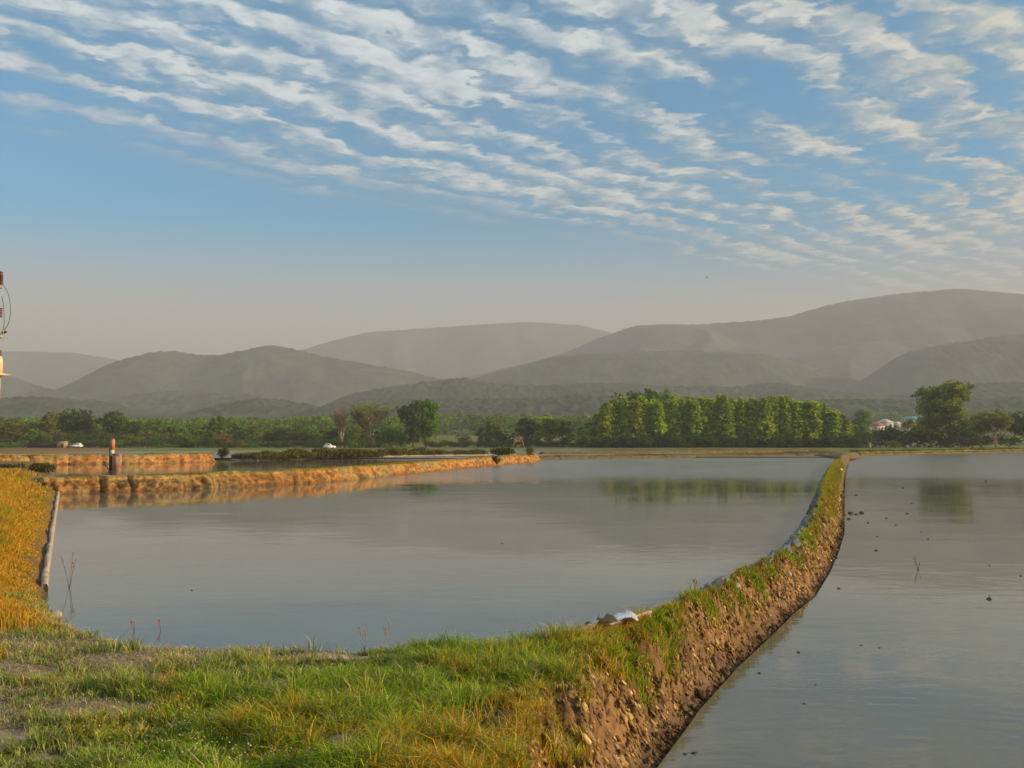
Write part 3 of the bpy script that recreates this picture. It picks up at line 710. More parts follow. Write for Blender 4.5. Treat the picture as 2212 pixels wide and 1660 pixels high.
# foreground turf, growing in tufts
tx, ty = polar_samples(30000, 6.2, 19, -36, 14, rng, 1.0)
tk = rng.integers(0, len(tx), 560000); tr = .012+.045*rng.random(len(tx)); th_ = rng.random(len(tx)); tcol = rng.random(len(tx))
la = rng.random(len(tk))*2*math.pi; rr = np.abs(rng.normal(size=len(tk)))*tr[tk]
x = tx[tk]+np.cos(la)*rr; y = ty[tk]+np.sin(la)*rr; la = la+rng.normal(size=len(tk))*.5; tht = th_[tk]; tcl = tcol[tk]; ldr = la
z, dl, dr = ground_h(x, y, False)
u, v, bare, straw = zone(x, y)
cl = fbm(x*1.6, y*1.6, 12., 3); cl2 = fbm(x*4, y*4, 22., 3)
lush = sst(120, 420, u)*sst(1440, 1500, v)+sst(800, 1000, u)
dens = (1-bare)*np.clip(.55+.5*lush+.6*cl+.5*cl2, 0.04, 1)
dens *= 1-.25*(straw > .5)
slope = sst(1.6, 1.0, dr+.35*cl)
facegrass = np.clip(sst(-.08, .30, cl+.45*cl2)*.85+.05, 0, 1)*sst(.2, .55, dr)
upper = sst(.60, .9, dr+.40*cl+.30*sst(10.5, 8.5, y))
dens = np.where(slope > .3, np.maximum(facegrass*(.65+.35*upper), upper*.85), dens)
patch = np.exp(-((u-1060)/75)**2-((v-1560)/45)**2); dens *= 1-.95*sst(.3, .6, patch+.3*cl2)
keep = (rng.random(len(x)) < dens) & (dl > .03) & (dr > .15)
x, y, z, dl, dr, u, v, straw, cl, cl2, lush, slope, ldr, tht, tcl = [q[keep] for q in (x, y, z, dl, dr, u, v, straw, cl, cl2, lush, slope, ldr, tht, tcl)]
n = len(x); lush = np.clip(lush, 0, 1)
h = ((.065+.055*rng.random(n))*(1-lush)+lush*(.11+.13*rng.random(n))*(1+.6*np.clip(cl, -1, 1)))*(.6+.9*tht)
h = h*(1+1.1*np.clip(fbm(x*1.9, y*1.9, 77., 3), -.6, 1)); gc = sst(.0, .3, fbm(x*1.5, y*1.9, 177., 4)); h = h*np.where(straw > .3, .8+.9*gc, 1); straw = straw*(1-.85*gc)
dryp = np.clip(sst(420, 950, u)*sst(1440, 1620, v)*.55+.55*slope+.9*fbm(x*1.3, y*1.3, 40., 3), 0, .85)
C = pick(rng, n, P_GREEN); r = rng.random(n)[:, None]
C = np.where(r < (.25+.5*(1-lush))[:, None], pick(rng, n, P_GREY), C)
C = np.where(rng.random(n)[:, None] < dryp[:, None], pick(rng, n, P_GOLD), C)*(.65+.7*tcl[:, None])
C = np.where((.6*tcl+.4*rng.random(n))[:, None] < (straw*.62+.12)[:, None], pick(rng, n, P_STRAW), C)
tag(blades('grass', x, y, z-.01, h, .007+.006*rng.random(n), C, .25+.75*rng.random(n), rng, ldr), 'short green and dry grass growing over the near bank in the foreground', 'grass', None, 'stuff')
# flattened dry straw lying over the worn ground
x, y = polar_samples(170000, 7.5, 15.5, -34, 4, rng)
z, dl, dr = ground_h(x, y, False); u, v, bare, straw = zone(x, y)
keep = (dl > .0) & (dr > 1.4) & (rng.random(len(x)) < np.clip(.15+.55*straw+.35*(bare > .2)+.7*fbm(x*2.4, y*2.4, 7., 3), 0, 1)*sst(760, 620, u)*sst(1600, 1540, v))
x, y, z = x[keep], y[keep], z[keep]; n = len(x)
tag(blades('straw_litter', x, y, z+.004+.02*rng.random(n), .018+.03*rng.random(n), .006+.006*rng.random(n), pick(rng, n, [(.60, .48, .28), (.45, .36, .20), (.30, .22, .12), (.52, .44, .30)]), 1.2+1.2*rng.random(n), rng), 'pale dry straw litter flattened over the worn ground at left', 'straw', None, 'stuff')
# long golden grass on the left bank
x, y = polar_samples(330000, 14.5, 72, -40, -20, rng, .9)
z, dl, dr = ground_h(x, y, False)
cl = fbm(x*.8, y*.8, 2., 3); keep = (dl > .16) & (x < -6) & (rng.random(len(x)) < np.clip(.75+.7*cl, .15, 1)*sst(.0, .4, dl+.4*cl)) & (rng.random(len(x)) < sst(14.5, 17.5, y)) & ~((y > 58) & (rng.random(len(x)) < .8))
x, y, z, cl, dl = x[keep], y[keep], z[keep], cl[keep], dl[keep]; n = len(x)
g = fbm(x*.7, y*.5, 33., 4)
C = pick(rng, n, P_GOLD+[(.72, .30, .02), (.66, .36, .04)]); C = np.where(rng.random(n)[:, None] < np.clip(.18+1.5*g, .02, .85)[:, None], pick(rng, n, [(.20, .24, .02), (.28, .27, .03)]), C)
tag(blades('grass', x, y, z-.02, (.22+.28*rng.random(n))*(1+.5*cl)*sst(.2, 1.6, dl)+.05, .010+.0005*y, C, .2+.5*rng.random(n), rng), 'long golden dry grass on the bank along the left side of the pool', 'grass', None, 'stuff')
# the dividing bund's top and face
pts = resample([((a[0]+b[0])/2, (a[1]+b[1])/2) for a, b in zip([Lp[10]]+[P(u, v, .18) for u, v in bl[:]], [RpN[2]]+[P(u, v, ZR) for u, v in br])], .25)
k = (rng.random(300000)**1.5*(len(pts)-1)).astype(int)
x = pts[k, 0]+rng.normal(size=len(k))*.9; y = pts[k, 1]+rng.normal(size=len(k))*.9
z, dl, dr = ground_h(x, y, False)
cl = fbm(x*1.3, y*1.3, 51., 3); cl2 = fbm(x*3.5, y*3.5, 52., 3)
up = sst(.32, .66, dr+.45*cl)*sst(.05, .25, dl)
pf = np.clip(.95*up+sst(.0, .28, cl+.4*cl2)*.8*sst(.2, .5, dr)+.04, 0, 1)
pf = np.where(y > 45, np.maximum(pf, .7), pf)
keep = (dr > .12) & (dl > .06) & (z > ZR+.12) & (rng.random(len(x)) < pf)
x, y, z, cl = x[keep], y[keep], z[keep], cl[keep]; n = len(x)
C = pick(rng, n, P_BUND); C = np.where(rng.random(n)[:, None] < np.clip(.15+cl, 0, .7)[:, None], pick(rng, n, P_GREEN), C)
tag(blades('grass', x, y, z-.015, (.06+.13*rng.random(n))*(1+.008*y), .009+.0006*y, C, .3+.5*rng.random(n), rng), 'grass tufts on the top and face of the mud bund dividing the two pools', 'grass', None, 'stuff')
# turf fringe along the tops of the farther banks
def fringe(line, width, z0, h, n, pal, label, hh=.3, bw=.05, off=.6):
    a = resample(line, .4); t = np.gradient(a, axis=0); t /= np.linalg.norm(t, axis=1)[:, None]+1e-9; nor = np.stack([-t[:, 1], t[:, 0]], 1)
    k = rng.integers(0, len(a), n); o = off+rng.random(n)*(width-off*1.2)
    x = a[k, 0]+nor[k, 0]*o+rng.normal(size=n)*.15; y = a[k, 1]+nor[k, 1]*o+rng.normal(size=n)*.15
    m = fbm(x*.5, y*.5, z0+width, 3); kp = rng.random(n) < np.clip(.6+1.2*m, 0, 1); x, y, m = x[kp], y[kp], m[kp]
    C = pick(rng, len(x), pal)
    return tag(blades('grass', x, y, z0+h-.06+0*x, hh*(.4+.8*rng.random(len(x)))*(1+m), bw+0*x, C, .3+.5*rng.random(len(x)), rng), label, 'grass', None, 'stuff')
fringe(BUND[::-1], 1.7, 0, .93, 26000, P_BUND, 'thin grass fringe on top of the orange mud bank behind the left pool', .13, .035)
fringe([(-88, 112), P(0, 1006), P(130, 1004), P(477, 998)], 2.1, 0, 1.1, 9000, P_BUND, 'grass fringe on the far orange bank at left', .2, .06)
fringe([P(520, 996), P(700, 991), P(900, 987.5), P(1060, 985.5)], 2.4, 0, .4, 16000, [(.12, .12, .015), (.18, .15, .02), (.08, .08, .012), (.2, .13, .03)], 'rough dark hedge-like growth on the low bank behind the back pool', .75, .09, .3)
fringe(FARA, 1.8, 0, .45, 9000, [(.16, .13, .02), (.22, .17, .03)], 'grass fringe on the low far bank of the left pool', .25, .08)
fringe(FARB, 3.0, ZR, .8, 16000, [(.13, .12, .015), (.2, .17, .02), (.08, .09, .01)], 'grass on the far bank of the right pool', .5, .12)
# crumbling clods of mud over the bund face
def face_clods():
    rg = np.random.default_rng(21)
    wl = resample([RpN[0], RpN[1], RpN[2]]+[P(u, v, ZR) for u, v in br[:11]], .05)
    t = np.gradient(wl, axis=0); t /= np.linalg.norm(t, axis=1)[:, None]+1e-9; nor = np.stack([-t[:, 1], t[:, 0]], 1)
    n = 75000; k = (rg.random(n)**1.5*(len(wl)-1)).astype(int); o = rg.uniform(-.22, 1.15, n)
    x = wl[k, 0]+nor[k, 0]*o; y = wl[k, 1]+nor[k, 1]*o
    z, dl, dr = ground_h(x, y)
    g = fbm(x*2.6, y*2.6, 90., 3)
    kp = (dl > .3)&(dr > -.22)&(y > 6)&(rg.random(n) < np.clip(.45+1.2*g, .05, 1)*sst(1.25, .8, dr)); x, y, z, k, g, dr = x[kp], y[kp], z[kp], k[kp], g[kp], dr[kp]; n = len(x)
    r = rg.uniform(.008, .021, n)*(1+.6*(rg.random(n) < .12)+1.5*(rg.random(n) < .012))*(1+.02*y)
    base = np.array([(1,0,0),(-1,0,0),(0,1,0),(0,-1,0),(0,0,1),(0,0,-1),(.7,.7,.5),(-.7,.6,.4),(.1,-.8,.7)], float)
    T = np.array([(0,6,4),(6,2,4),(2,7,4),(7,1,4),(1,8,4),(8,0,4),(1,3,8),(3,0,8),(0,2,6),(2,1,7),(0,5,2),(2,5,1),(1,5,3),(3,5,0)])
    al = rg.uniform(.9, 1.5, n)            # stretched down the slope
    w_ = rg.normal(size=(n, 1))*.65; n2 = nor[k]*np.cos(w_)+t[k]*np.sin(w_); tt = -nor[k]*np.sin(w_)+t[k]*np.cos(w_)
    P3 = base[None]*(.65+.7*rg.random((n, 9, 1)))*r[:, None, None]
    X = x[:, None]+P3[:, :, 0]*al[:, None]*n2[:, None, 0]+P3[:, :, 1]*tt[:, None, 0]
    Yv = y[:, None]+P3[:, :, 0]*al[:, None]*n2[:, None, 1]+P3[:, :, 1]*tt[:, None, 1]
    Z = z[:, None]+.25*r[:, None]+P3[:, :, 2]+P3[:, :, 0]*al[:, None]*.8
    V = np.stack([X, Yv, Z], 2).reshape(-1, 3)
    c = np.where(rg.random((n, 1)) < .35, np.array([.72, .46, .19]), np.array([.54, .31, .10]))*(.45+.85*rg.random((n, 1))); c = np.where(rg.random((n, 1)) < .22, np.array([.16, .09, .05]), c)
    c = np.where((z < ZR+.12)[:, None], c*.35, c)
    F_ = (np.arange(n)[:, None, None]*9+T[None]).reshape(-1, 3)
    tag(mk('mud_crumbs', V, [F_], MG, None, np.repeat(c, 9, 0)), 'dry crumbling lumps of mud covering the steep face of the bund', 'mud lumps', None, 'stuff')
face_clods()
# clover heads in the turf
def clover():
    n = 620; rg = np.random.default_rng(9); m = MB(); k = 0
    while k < n:
        uu = rg.normal(560, 190); vv = rg.normal(1590, 62)
        if not(20 < uu < 980 and 1380 < vv < 1720): continue
        x, y = P(uu, vv, .5); z, dl, dr = ground_h(np.array([x]), np.array([y]), False)
        if dl[0] < .3 or dr[0] < 1.2: k += 1; continue
        r = rg.uniform(.006, .0105); c = Vector((x, y, z[0]+rg.uniform(.07, .17)))
        V = [c+Vector((r, 0, 0)), c+Vector((0, r, 0)), c+Vector((-r, 0, 0)), c+Vector((0, -r, 0)), c+Vector((0, 0, r*.9)), c+Vector((0, 0, -r*.8))]
        m.add(V, [], [(0, 1, 4), (1, 2, 4), (2, 3, 4), (3, 0, 4), (1, 0, 5), (2, 1, 5), (3, 2, 5), (0, 3, 5)]); k += 1
    return tag(m.make('clover_flowers', MWHITEP), 'small white clover heads dotted through the foreground grass', 'flowers', None, 'stuff')
clover()

# ------------------------------------------------------------------ things round the pools
gz = lambda x, y: float(ground_h(np.array([float(x)]), np.array([float(y)]))[0][0])
# concrete edging on the left
kb = resample([P(128, 1062), P(119, 1120), P(108, 1200), P(99, 1262), P(99, 1290)], .2)
m = MB(); n = len(kb); V = []
for i, (a, b) in enumerate(kb):
    wv = .05*float(vn(i*.31, 1.5))+.03*float(vn(i*1.1, 7.5))
    wd = .07+.06*float(vn(i*.25, 4.5))
    for ox, oz in ((.02, -.25), (.05, .10+wv), (.02, .17+wv), (-wd, .18+wv), (-wd-.05, .0)): V.append((a+ox, b, oz))
Q = [(i*5+k, i*5+k+1, (i+1)*5+k+1, (i+1)*5+k) for i in range(n-1) for k in range(4)]
Q += [(0, 1, 2, 3), ((n-1)*5+3, (n-1)*5+2, (n-1)*5+1, (n-1)*5)]; m.add(V, Q, [(0, 3, 4), ((n-1)*5, (n-1)*5+4, (n-1)*5+3)]); tag(m.make('concrete_edging', MCONC), 'pale worn concrete edging along the left side of the pool below the golden grass', 'edging')
# plastic liner pieces along the bund's left edge
def liner(pts, w, mat, label, seed, z0=.04, zr=.2, amp=.06, lift=0.):
    a = resample([P(u, v, .18) for u, v in pts], .07); n = len(a); mm = 14
    t = np.gradient(a, axis=0); t /= np.linalg.norm(t, axis=1)[:, None]+1e-9; nor = np.stack([t[:, 1], -t[:, 0]], 1)
    s = np.arange(n)*.07; o = np.linspace(-.12, w, mm)
    Sx, O = np.meshgrid(s, o, indexing='ij')
    fr = fbm(Sx*2.0, O*0, seed, 2)*.12; ed = fbm(s*3, s*0, seed+7, 3)
    OO = O+fr*(O > .02)+(O > w*.8)*ed[:, None]*.08
    Z = z0+zr*np.clip((O+.12)/w, 0, 1)**.7+amp*fbm(Sx*5, O*8, seed+1, 3)+amp*.8*np.abs(fbm(Sx*9, O*3, seed+2, 2))
    X = a[:, None, 0]+nor[:, None, 0]*OO; Yy = a[:, None, 1]+nor[:, None, 1]*OO
    h0 = ground_h(X.ravel(), Yy.ravel(), False)[0].reshape(X.shape)
    Z = np.maximum(h0+.035, .02)+lift*np.clip(O/w+.2, 0, 1)+amp*(.6+fbm(Sx*5, O*8, seed+1, 3)+1.2*np.abs(fbm(Sx*9, O*4, seed+2, 2)))
    V = np.stack([X, Yy, Z], 2).reshape(-1, 3); i = (np.arange(n-1)[:, None]*mm+np.arange(mm-1)[None]).ravel()
    o_ = mk('plastic_sheet', V, [np.stack([i, i+1, i+mm+1, i+mm], 1)], mat, None, None, False)
    return tag(o_, label, 'plastic sheet', 'plastic sheeting along the bund')
liner([(1216, 1391), (1250, 1384), (1275, 1380), (1300, 1374), (1314, 1368)], .50, MPW, 'crumpled white plastic sheet at the near end of the bund', 1., amp=.13, lift=.09)
liner([(1315, 1366), (1360, 1350), (1400, 1333)], .26, MPW, 'flat pale plastic strip lying beside the red-edged plank', 2., amp=.05)
liner([(1400, 1333), (1440, 1312), (1475, 1294)], .30, MPK, 'dark plastic sheet on the bund edge just beyond the plank', 3., amp=.07)
liner([(1478, 1292), (1510, 1275), (1540, 1259)], .28, MPG, 'grey blue plastic sheet on the bund edge beyond the dark sheet', 4., amp=.08)
liner([(1545, 1257), (1600, 1230), (1640, 1211)], .25, MPK, 'dark plastic strip half way along the near stretch of the bund', 5., amp=.06)
liner([(1645, 1208), (1690, 1187), (1712, 1163)], .22, MPG, 'pale grey plastic where the bund starts to bend away', 6., amp=.10)
liner([(1714, 1160), (1730, 1142), (1745, 1115)], .24, MPG, 'bundled blue grey plastic bulging over the water at the bend of the bund', 7., amp=.12)
liner([(1747, 1112), (1757, 1092), (1764, 1070)], .18, MPK, 'dark plastic on the far stretch of the bund', 8., amp=.15)
liner([(1765, 1067), (1772, 1045), (1782, 1024)], .18, MPG, 'light plastic near the far end of the bund', 9., amp=.12)
# plank
a, b = P(1314, 1372, .28), P(1402, 1343, .28); e = empty('plank', ((a[0]+b[0])/2, (a[1]+b[1])/2, 0), 'long white plank with a red edge lying along the top edge of the bund', 'plank')
L = math.dist(a, b); rz = math.atan2(b[1]-a[1], b[0]-a[0])
e.rotation_euler[2] = rz; zz = max(gz(*a), gz(*b), gz((a[0]+b[0])/2, (a[1]+b[1])/2))+.13; e.location.z = zz
m = MB(); m.box((0, 0, 0), (L, .10, .03)); m.make('board', MPLANK, e); m = MB(); m.box((.05, -.058, -.008), (L*.9, .014, .018)); m.make('red_edge', MPLANKR, e)
def hit(u, v):           # where the survey ray meets the near ground
    D = 6*np.exp(np.linspace(0, math.log(23), 2500)); q = at(u, v, 1.0)
    xs = q.x*D; zs = CAMZ+(q.z-CAMZ)*D; h = ground_h(xs, D)[0]; i = int(np.argmax(zs < h))
    return Vector((xs[i], D[i], zs[i]))
# white scraps and stones on the bund
def lump(name, x, y, z, r, mat, label, cat, group=None, seed=0, sq=.6):
    rg = np.random.default_rng(seed); nu, nv_ = 14, 9; V = []
    for j in range(nv_):
        th = math.pi*j/(nv_-1)
        for i in range(nu):
            ph = 2*math.pi*i/nu; V.append((math.sin(th)*math.cos(ph), math.sin(th)*math.sin(ph), math.cos(th)*sq))
    V = np.array(V); nn = 1+.35*fbm(V[:, 0]*1.6+seed, V[:, 1]*1.6, V[:, 2]*1.6+seed*3, 3)
    V = V*nn[:, None]*r*np.array([1.1, .9, 1])
    Q = [(j*nu+i, (j+1)*nu+i, (j+1)*nu+(i+1) % nu, j*nu+(i+1) % nu) for j in range(nv_-1) for i in range(nu)]
    o = mk(name, V, [np.array(Q)], mat, None, None, False); o.location = (x, y, z); o.rotation_euler[2] = rg.random()*6
    return tag(o, label, cat, group)
x, y = P(742, 1598, .42); lump('stone', x, y, gz(x, y)+.06, .19, MSTONE, 'brown flat-topped stone half buried in the foreground grass', 'stone', seed=3, sq=.65)
x, y = P(120, 1322, .1); lump('stone', x, y, gz(x, y)+.03, .13, MCONC, 'pale stone at the near corner where the golden grass meets the pool', 'stone', seed=5)
for k, (u, v, w) in enumerate(((1702,1243,'largest pale stone in the bund face near the bend'),(1420,1368,'small pale stone on the bund face just below the plank'),(1615,1200,'small white stone on the bund crest halfway to the bend'),(1815,1016,'white scrap near the far end of the bund'),(1590,1268,'pale stone low in the middle of the bund face'))):
    best = hit(u, v)
    if best: lump('stone', best.x, best.y, best.z+.02, .05+.0022*best.y, MWHITEP if k in (2, 3) else MCONC, w, 'stone', None, 20+k)
# dead stick
p1, p2 = hit(1147, 1495), hit(1176, 1560); m = MB()
m.tube([p1+Vector((0, -.03, .10)), (p1+p2)/2+Vector((.02, -.04, .08)), p2+Vector((0, -.02, .05))], [.012, .012, .009], 6)
m.tube([(p1+p2)/2+Vector((.02, -.04, .08)), (p1+p2)/2+Vector((-.10, -.05, .03))], [.008, .005], 5)
m.tube([p1+Vector((0, -.03, .10)), p1+Vector((.06, .05, .22)), p1+Vector((-.05, .1, .30))], [.010, .008, .004], 5)
tag(m.make('dead_stick', MPALE, None, True), 'thin pale dead stick leaning on the near mud face below the grass', 'stick')
# clods and weeds in the water
cg = 'mud clods in the shallow right pool'
cl_ = [(1725,1410,4.5),(1737,1521,3),(1812,1272,4),(1893,1190,4),(1822,1112,5),(1838,1110,6),(1850,1112,4),(1862,1109,6),(1834,1122,4),(1815,1120,4),(1805,1205,6),(1683,1310,5),(2005,1165,2.5),(1960,1110,3),(1860,1395,3),(1640,1455,4),(2205,1245,3),(2137,1295,6),(1915,1120,3),(1875,1130,3),(1895,1160,2.5),(1935,1135,2.5),(1990,1150,2),(1500,1628,6),(1480,1630,4),(1850,1070,3),(1950,1055,2.5),(2130,1040,2.5),(1970,1088,2),(1762,1480,2.5),(1900,1400,2.5)]
for k, (u, v, s) in enumerate(cl_):
    x, y = P(u, v, ZR); r = s*y/F
    lump('mud_clod', x, y, ZR+r*.1, r, MCLOD, ['dark mud clod breaking the surface of the right pool close to the bund', 'dark mud clod alone in the open water of the right pool'][u > 1870 or v > 1390], 'clod', cg, 40+k, .5)
for k, (u, v, s) in enumerate(((414,1276,2.5),(1385-300,1175,2))):
    x, y = P(u, v, 0); lump('mud_clod', x, y, 0, s*y/F, MCLOD, ('small dark clod in the left part of the left pool', 'small dark clod in the middle of the left pool')[k], 'clod', None, 80+k)
def weed(u, v, z0, h, label, seed, n=3, heads=True, mat=MBARK, group=None):
    rg = np.random.default_rng(seed); x, y = P(u, v, z0)
    e = empty('weed', (x, y, max(z0-.1, gz(x, y)) if z0 > 0 else z0-.03), label, 'weed', group); m = MB(); hd = MB()
    for k in range(n):
        a = rg.random()*6.28; L = h*rg.uniform(.6, 1); q = Vector((math.cos(a)*L*.25, math.sin(a)*L*.25, L)); r = max(.003, .0003*y)
        m.tube([(0, 0, 0), q*.5+Vector((0, 0, .06*L)), q], [r, r*.8, r*.5], 5)
        if heads:
            for i in range(5): 
                c = q*(1-.07*i); hd.tube([c, c+Vector((rg.normal()*.02, rg.normal()*.02, .03+rg.random()*.02))], [r*1.9, r*.6], 4)
    m.make('stem', mat, e)
    if heads: hd.make('seed_head', MTWIG, e)
    return e
weed(1983, 1232, ZR, .42, 'thin reed sprig standing in the middle of the right pool', 1, 3)
weed(2137, 1222, ZR, .12, 'low floating sprig near the right edge of the right pool', 2, 4, False)
weed(2137, 1293, ZR, .14, 'low dark sprig on the clod at the right edge of the right pool', 3, 4, False)
weed(150, 1270, 0, .75, 'tall leaning seed-headed weed in the corner by the concrete edging', 4, 4)
weed(290, 1365, 0, .22, 'short dark weed at the near shore left of the middle', 5, 2)
weed(348, 1362, 0, .22, 'pair of short weeds standing in the water off the near shore', 6, 2)
weed(788, 1418, .25, .40, 'tall pale grass stalk with a plume on the near shore, left one of two', 7, 2, True, MPALE)
weed(846, 1418, .25, .46, 'tall pale grass stalk with a plume on the near shore, right one of two', 8, 2, True, MPALE)
weed(1500, 1270, .25, .35, 'faint seed stalk on the bund edge beyond the plank', 9, 2)
weed(1024, 1405, .25, .26, 'dark upright blades on the near shore right of the plumes', 10, 4, False)
weed(575, 1402, .25, .22, 'single dark blade tuft on the near shore', 11, 3, False)

# marker pillar in the back pool
x, y = P(248, 1017, 0); e = empty('marker_pillar', (x, y, -.1), 'brick block with a red and white post standing in the back pool', 'pillar')
k = y/F
m = MB(); m.box((4.5*k, 0, .85), (17*k, .6, 1.7), taper=.96); m.box((4.5*k, 0, 1.68), (18.5*k, .68, .1)); m.make('brick_block', MBRICK, e)
m = MB(); m.box((-5*k, -.1, 1.8), (6.2*k, .38, .6)); m.make('white_base', MWHITEP, e)
m = MB(); m.box((-5*k, -.1, 2.58), (7*k, .40, .98)); m.box((-5*k, -.1, 3.13), (6*k, .35, .06), taper=.6); m.make('red_top', MREDP, e)
m = MB(); m.box((-9*k, .12, 1.1), (5.5*k, .5, 2.3)); m.make('side_post', MBLACK, e)
m = MB(); m.tube([(-22*k, -.3, 1.0), (-8*k, -.3, 0)], [.05, .06], 6); m.make('leaning_stake', MBLACK, e)
# hut
x, y = at(134, 960, 286).x, 286.0; y0 = y; e = empty('brick_hut', (x, y0, .05), 'small pinkish brick hut with a low dark wall at the foot of the left trees', 'hut')
m = MB(); m.box((-.3, 1, .95), (2.3, 2.2, 1.9)); m.make('wall', MBRICK, e); m = MB(); m.box((-.3, 1, 1.94), (2.5, 2.4, .1)); m.make('roof', MCONC, e)
m = MB(); m.box((.2, -.13, .7), (.6, .05, 1.3)); m.make('door', MBLACK, e); m = MB(); m.box((-6.1, 1.6, .7), (9, .4, 1.4)); m.make('side_wall', MBLACK, e)
# wooden stand
x, y = P(1120, 968, .12); e = empty('wooden_stand', (x, y, .02), 'brown wooden watch stand on splayed legs left of the small clump of trees', 'stand')
kx = y/F
for sx in (-1, 1):
    for sy in (-1, 1):
        m = MB(); m.tube([(sx*13*kx, sy*1.0, 0), (sx*6*kx, sy*.6, 3.1)], [.12, .09], 6); m.make('leg', MTWIG, e)
for zz in (1.0, 1.9): m = MB(); m.tube([(-11*kx, -.9, zz), (11*kx, -.9, zz)], .06, 5); m.make('brace', MTWIG, e)
m = MB(); m.box((0, 0, 3.12), (17*kx, 1.6, .12)); m.make('platform', MTWIG, e)
# bushes on the banks
def lowbush(u, v, z0, w, h, cols, label, seed, D=None):
    rg = np.random.default_rng(seed); x, y = P(u, v, z0); e = empty('bush', (x, y, z0-.1), label, 'bush')
    k = 120; d = rg.normal(size=(k, 3)); d /= np.linalg.norm(d, axis=1)[:, None]; cl = d*np.array([w/2, w/2.5, h/2])*(rg.random((k, 1))**.4)+np.array([0, 0, h*.5+.1])
    V, Q, C = leaves(cl, 12, .14*w, .09*w, cols, rg); mk('foliage', V, [Q], MLEAF, e, C)
    m = MB(); m.tube([(0, 0, -.1), (.03, 0, h*.3), (0, .03, h*.7)], [.05, .04, .02], 6); m.make('stem', MBARK, e)
lowbush(1066, 1004, .1, 1.5, 1.0, ((.05, .05, .01), (.12, .09, .02)), 'dark bush overhanging the orange bank near its far end', 1)
lowbush(1145, 984, .9, 1.1, 1.1, ((.16, .13, .02), (.26, .17, .03)), 'small upright bush on the tip of the orange bank', 2)
lowbush(1085, 980, .9, 3.6, .55, ((.07, .08, .01), (.13, .12, .02)), 'flat dark clump of growth on top of the orange bank near its tip', 4)
lowbush(482, 990, .3, 1.6, 1.5, ((.04, .05, .01), (.1, .09, .02)), 'dark bush at the right end of the far orange bank', 3)
lowbush(92, 1018, .5, 2.0, .55, ((.06, .08, .015), (.13, .13, .03)), 'dark green shrub behind the golden grass at the far left', 5)
lowbush(22, 1016, .5, 2.2, .4, ((.06, .07, .02), (.16, .14, .05)), 'low grey green shrub at the left edge behind the golden grass', 6)
for k in range(26):
    u = 560+k*14+random.uniform(-5, 5); v = np.interp(u, [560, 700, 900], [988, 984, 979.5])
    rg = k
    lowbush(u, v+4, .25, random.uniform(1.8, 3.2), random.uniform(.7, 1.3), ((.09, .09, .012), (.2, .16, .025)), 'low rough bush in the line along the bank behind the back pool', 200+k)
for o in [o for o in S.objects if o.get('label', '') == 'low rough bush in the line along the bank behind the back pool']: o['group'] = 'rough bushes behind the back pool'

# cars
def car(u, v, D, rz, label, L=3.3):
    p = at(u, v, D); zb = float(rise(np.array(0.), np.array(float(D)))); e = empty('parked_car', (p.x, D, zb+.02), label, 'car', None, rz)
    W = 1.5; h = L/2
    m = MB(); m.prism([(-h, .35), (-h+.1, .28), (h-.08, .28), (h, .4), (h, .62), (h-.15, .78), (h-1.05, .88), (-h+.1, .92), (-h, .8)], -W/2, W/2)
    m.prism([(-h+.35, .9), (-h+.45, 1.32), (-h+.8, 1.42), (h-1.75, 1.42), (h-1.5, 1.36), (h-1.0, .87)], -W/2+.10, W/2-.10); m.make('body', MCAR, e)
    m = MB()
    for s in (-1, 1): m.prism([(-h+.5, .95), (-h+.6, 1.28), (h-1.75, 1.30), (h-1.3, .95)], s*(W/2-.11), s*(W/2-.085))
    m.make('side_windows', MGLASS, e)
    m = MB(); m.box((h-1.22, 0, 1.12), (.03, W-.42, .46), ry=-.80); m.make('windscreen', MGLASS, e)
    for sx in (-h+.7, h-.75):
        for s in (-1, 1):
            m = MB(); m.tube([(sx, s*(W/2-.16), .29), (sx, s*(W/2+.01), .29)], .29, 14); w = m.make('wheel', MTYRE, e)
            m = MB(); m.tube([(sx, s*(W/2+.01), .29), (sx, s*(W/2+.025), .29)], .16, 10); m.make('rim', MMETAL, w)
    for s in (-1, 1): m = MB(); m.box((h-.03, s*.52, .62), (.08, .3, .14)); m.make('headlight', MWHITEP, e)
car(165, 966, 287, math.pi, 'white boxy car parked beside the small brick hut, facing left')
car(712, 969.5, 262, .5, 'small white car parked on the meadow left of the bare pinkish tree', 3.0)

# houses
def house(u, v, D, w, h, mroof, mwall, label, rz=0., dpt=None, name='house'):
    if D == 0:
        ds = np.arange(300, 1300, 2.); D = float(ds[int(np.argmax(rise(ds*0, ds) >= CAMZ+(945-v)*ds/F))])
    w *= D/F; h *= D/F
    p = at(u, v, D); dpt = dpt or w*.8; e = empty(name, (p.x, D, p.z), label, 'house', None, rz)
    rz_ = float(rise(np.array(0.), np.array(float(D))))
    base = min(0, rz_-p.z)-.3
    m = MB(); m.box((0, 0, (h+base)/2), (w, dpt, h-base)); m.make('wall', mwall, e)
    m = MB(); o = .35
    m.prism([(-w/2-o, h+.02), (w/2+o, h+.02), (w/2+o, h+.14), (0, h+w*.27), (-w/2-o, h+.14)], -dpt/2-o, dpt/2+o); m.make('roof', mroof, e)
    for k in (-.3, .3): m = MB(); m.box((w*k, -dpt/2-.02, h*.55), (w*.16, .08, h*.3)); m.make('window', MGLASS, e)
    m = MB(); m.box((0, -dpt/2-.02, 1.0), (.9, .07, 2.0)); m.make('door', MBLACK, e)
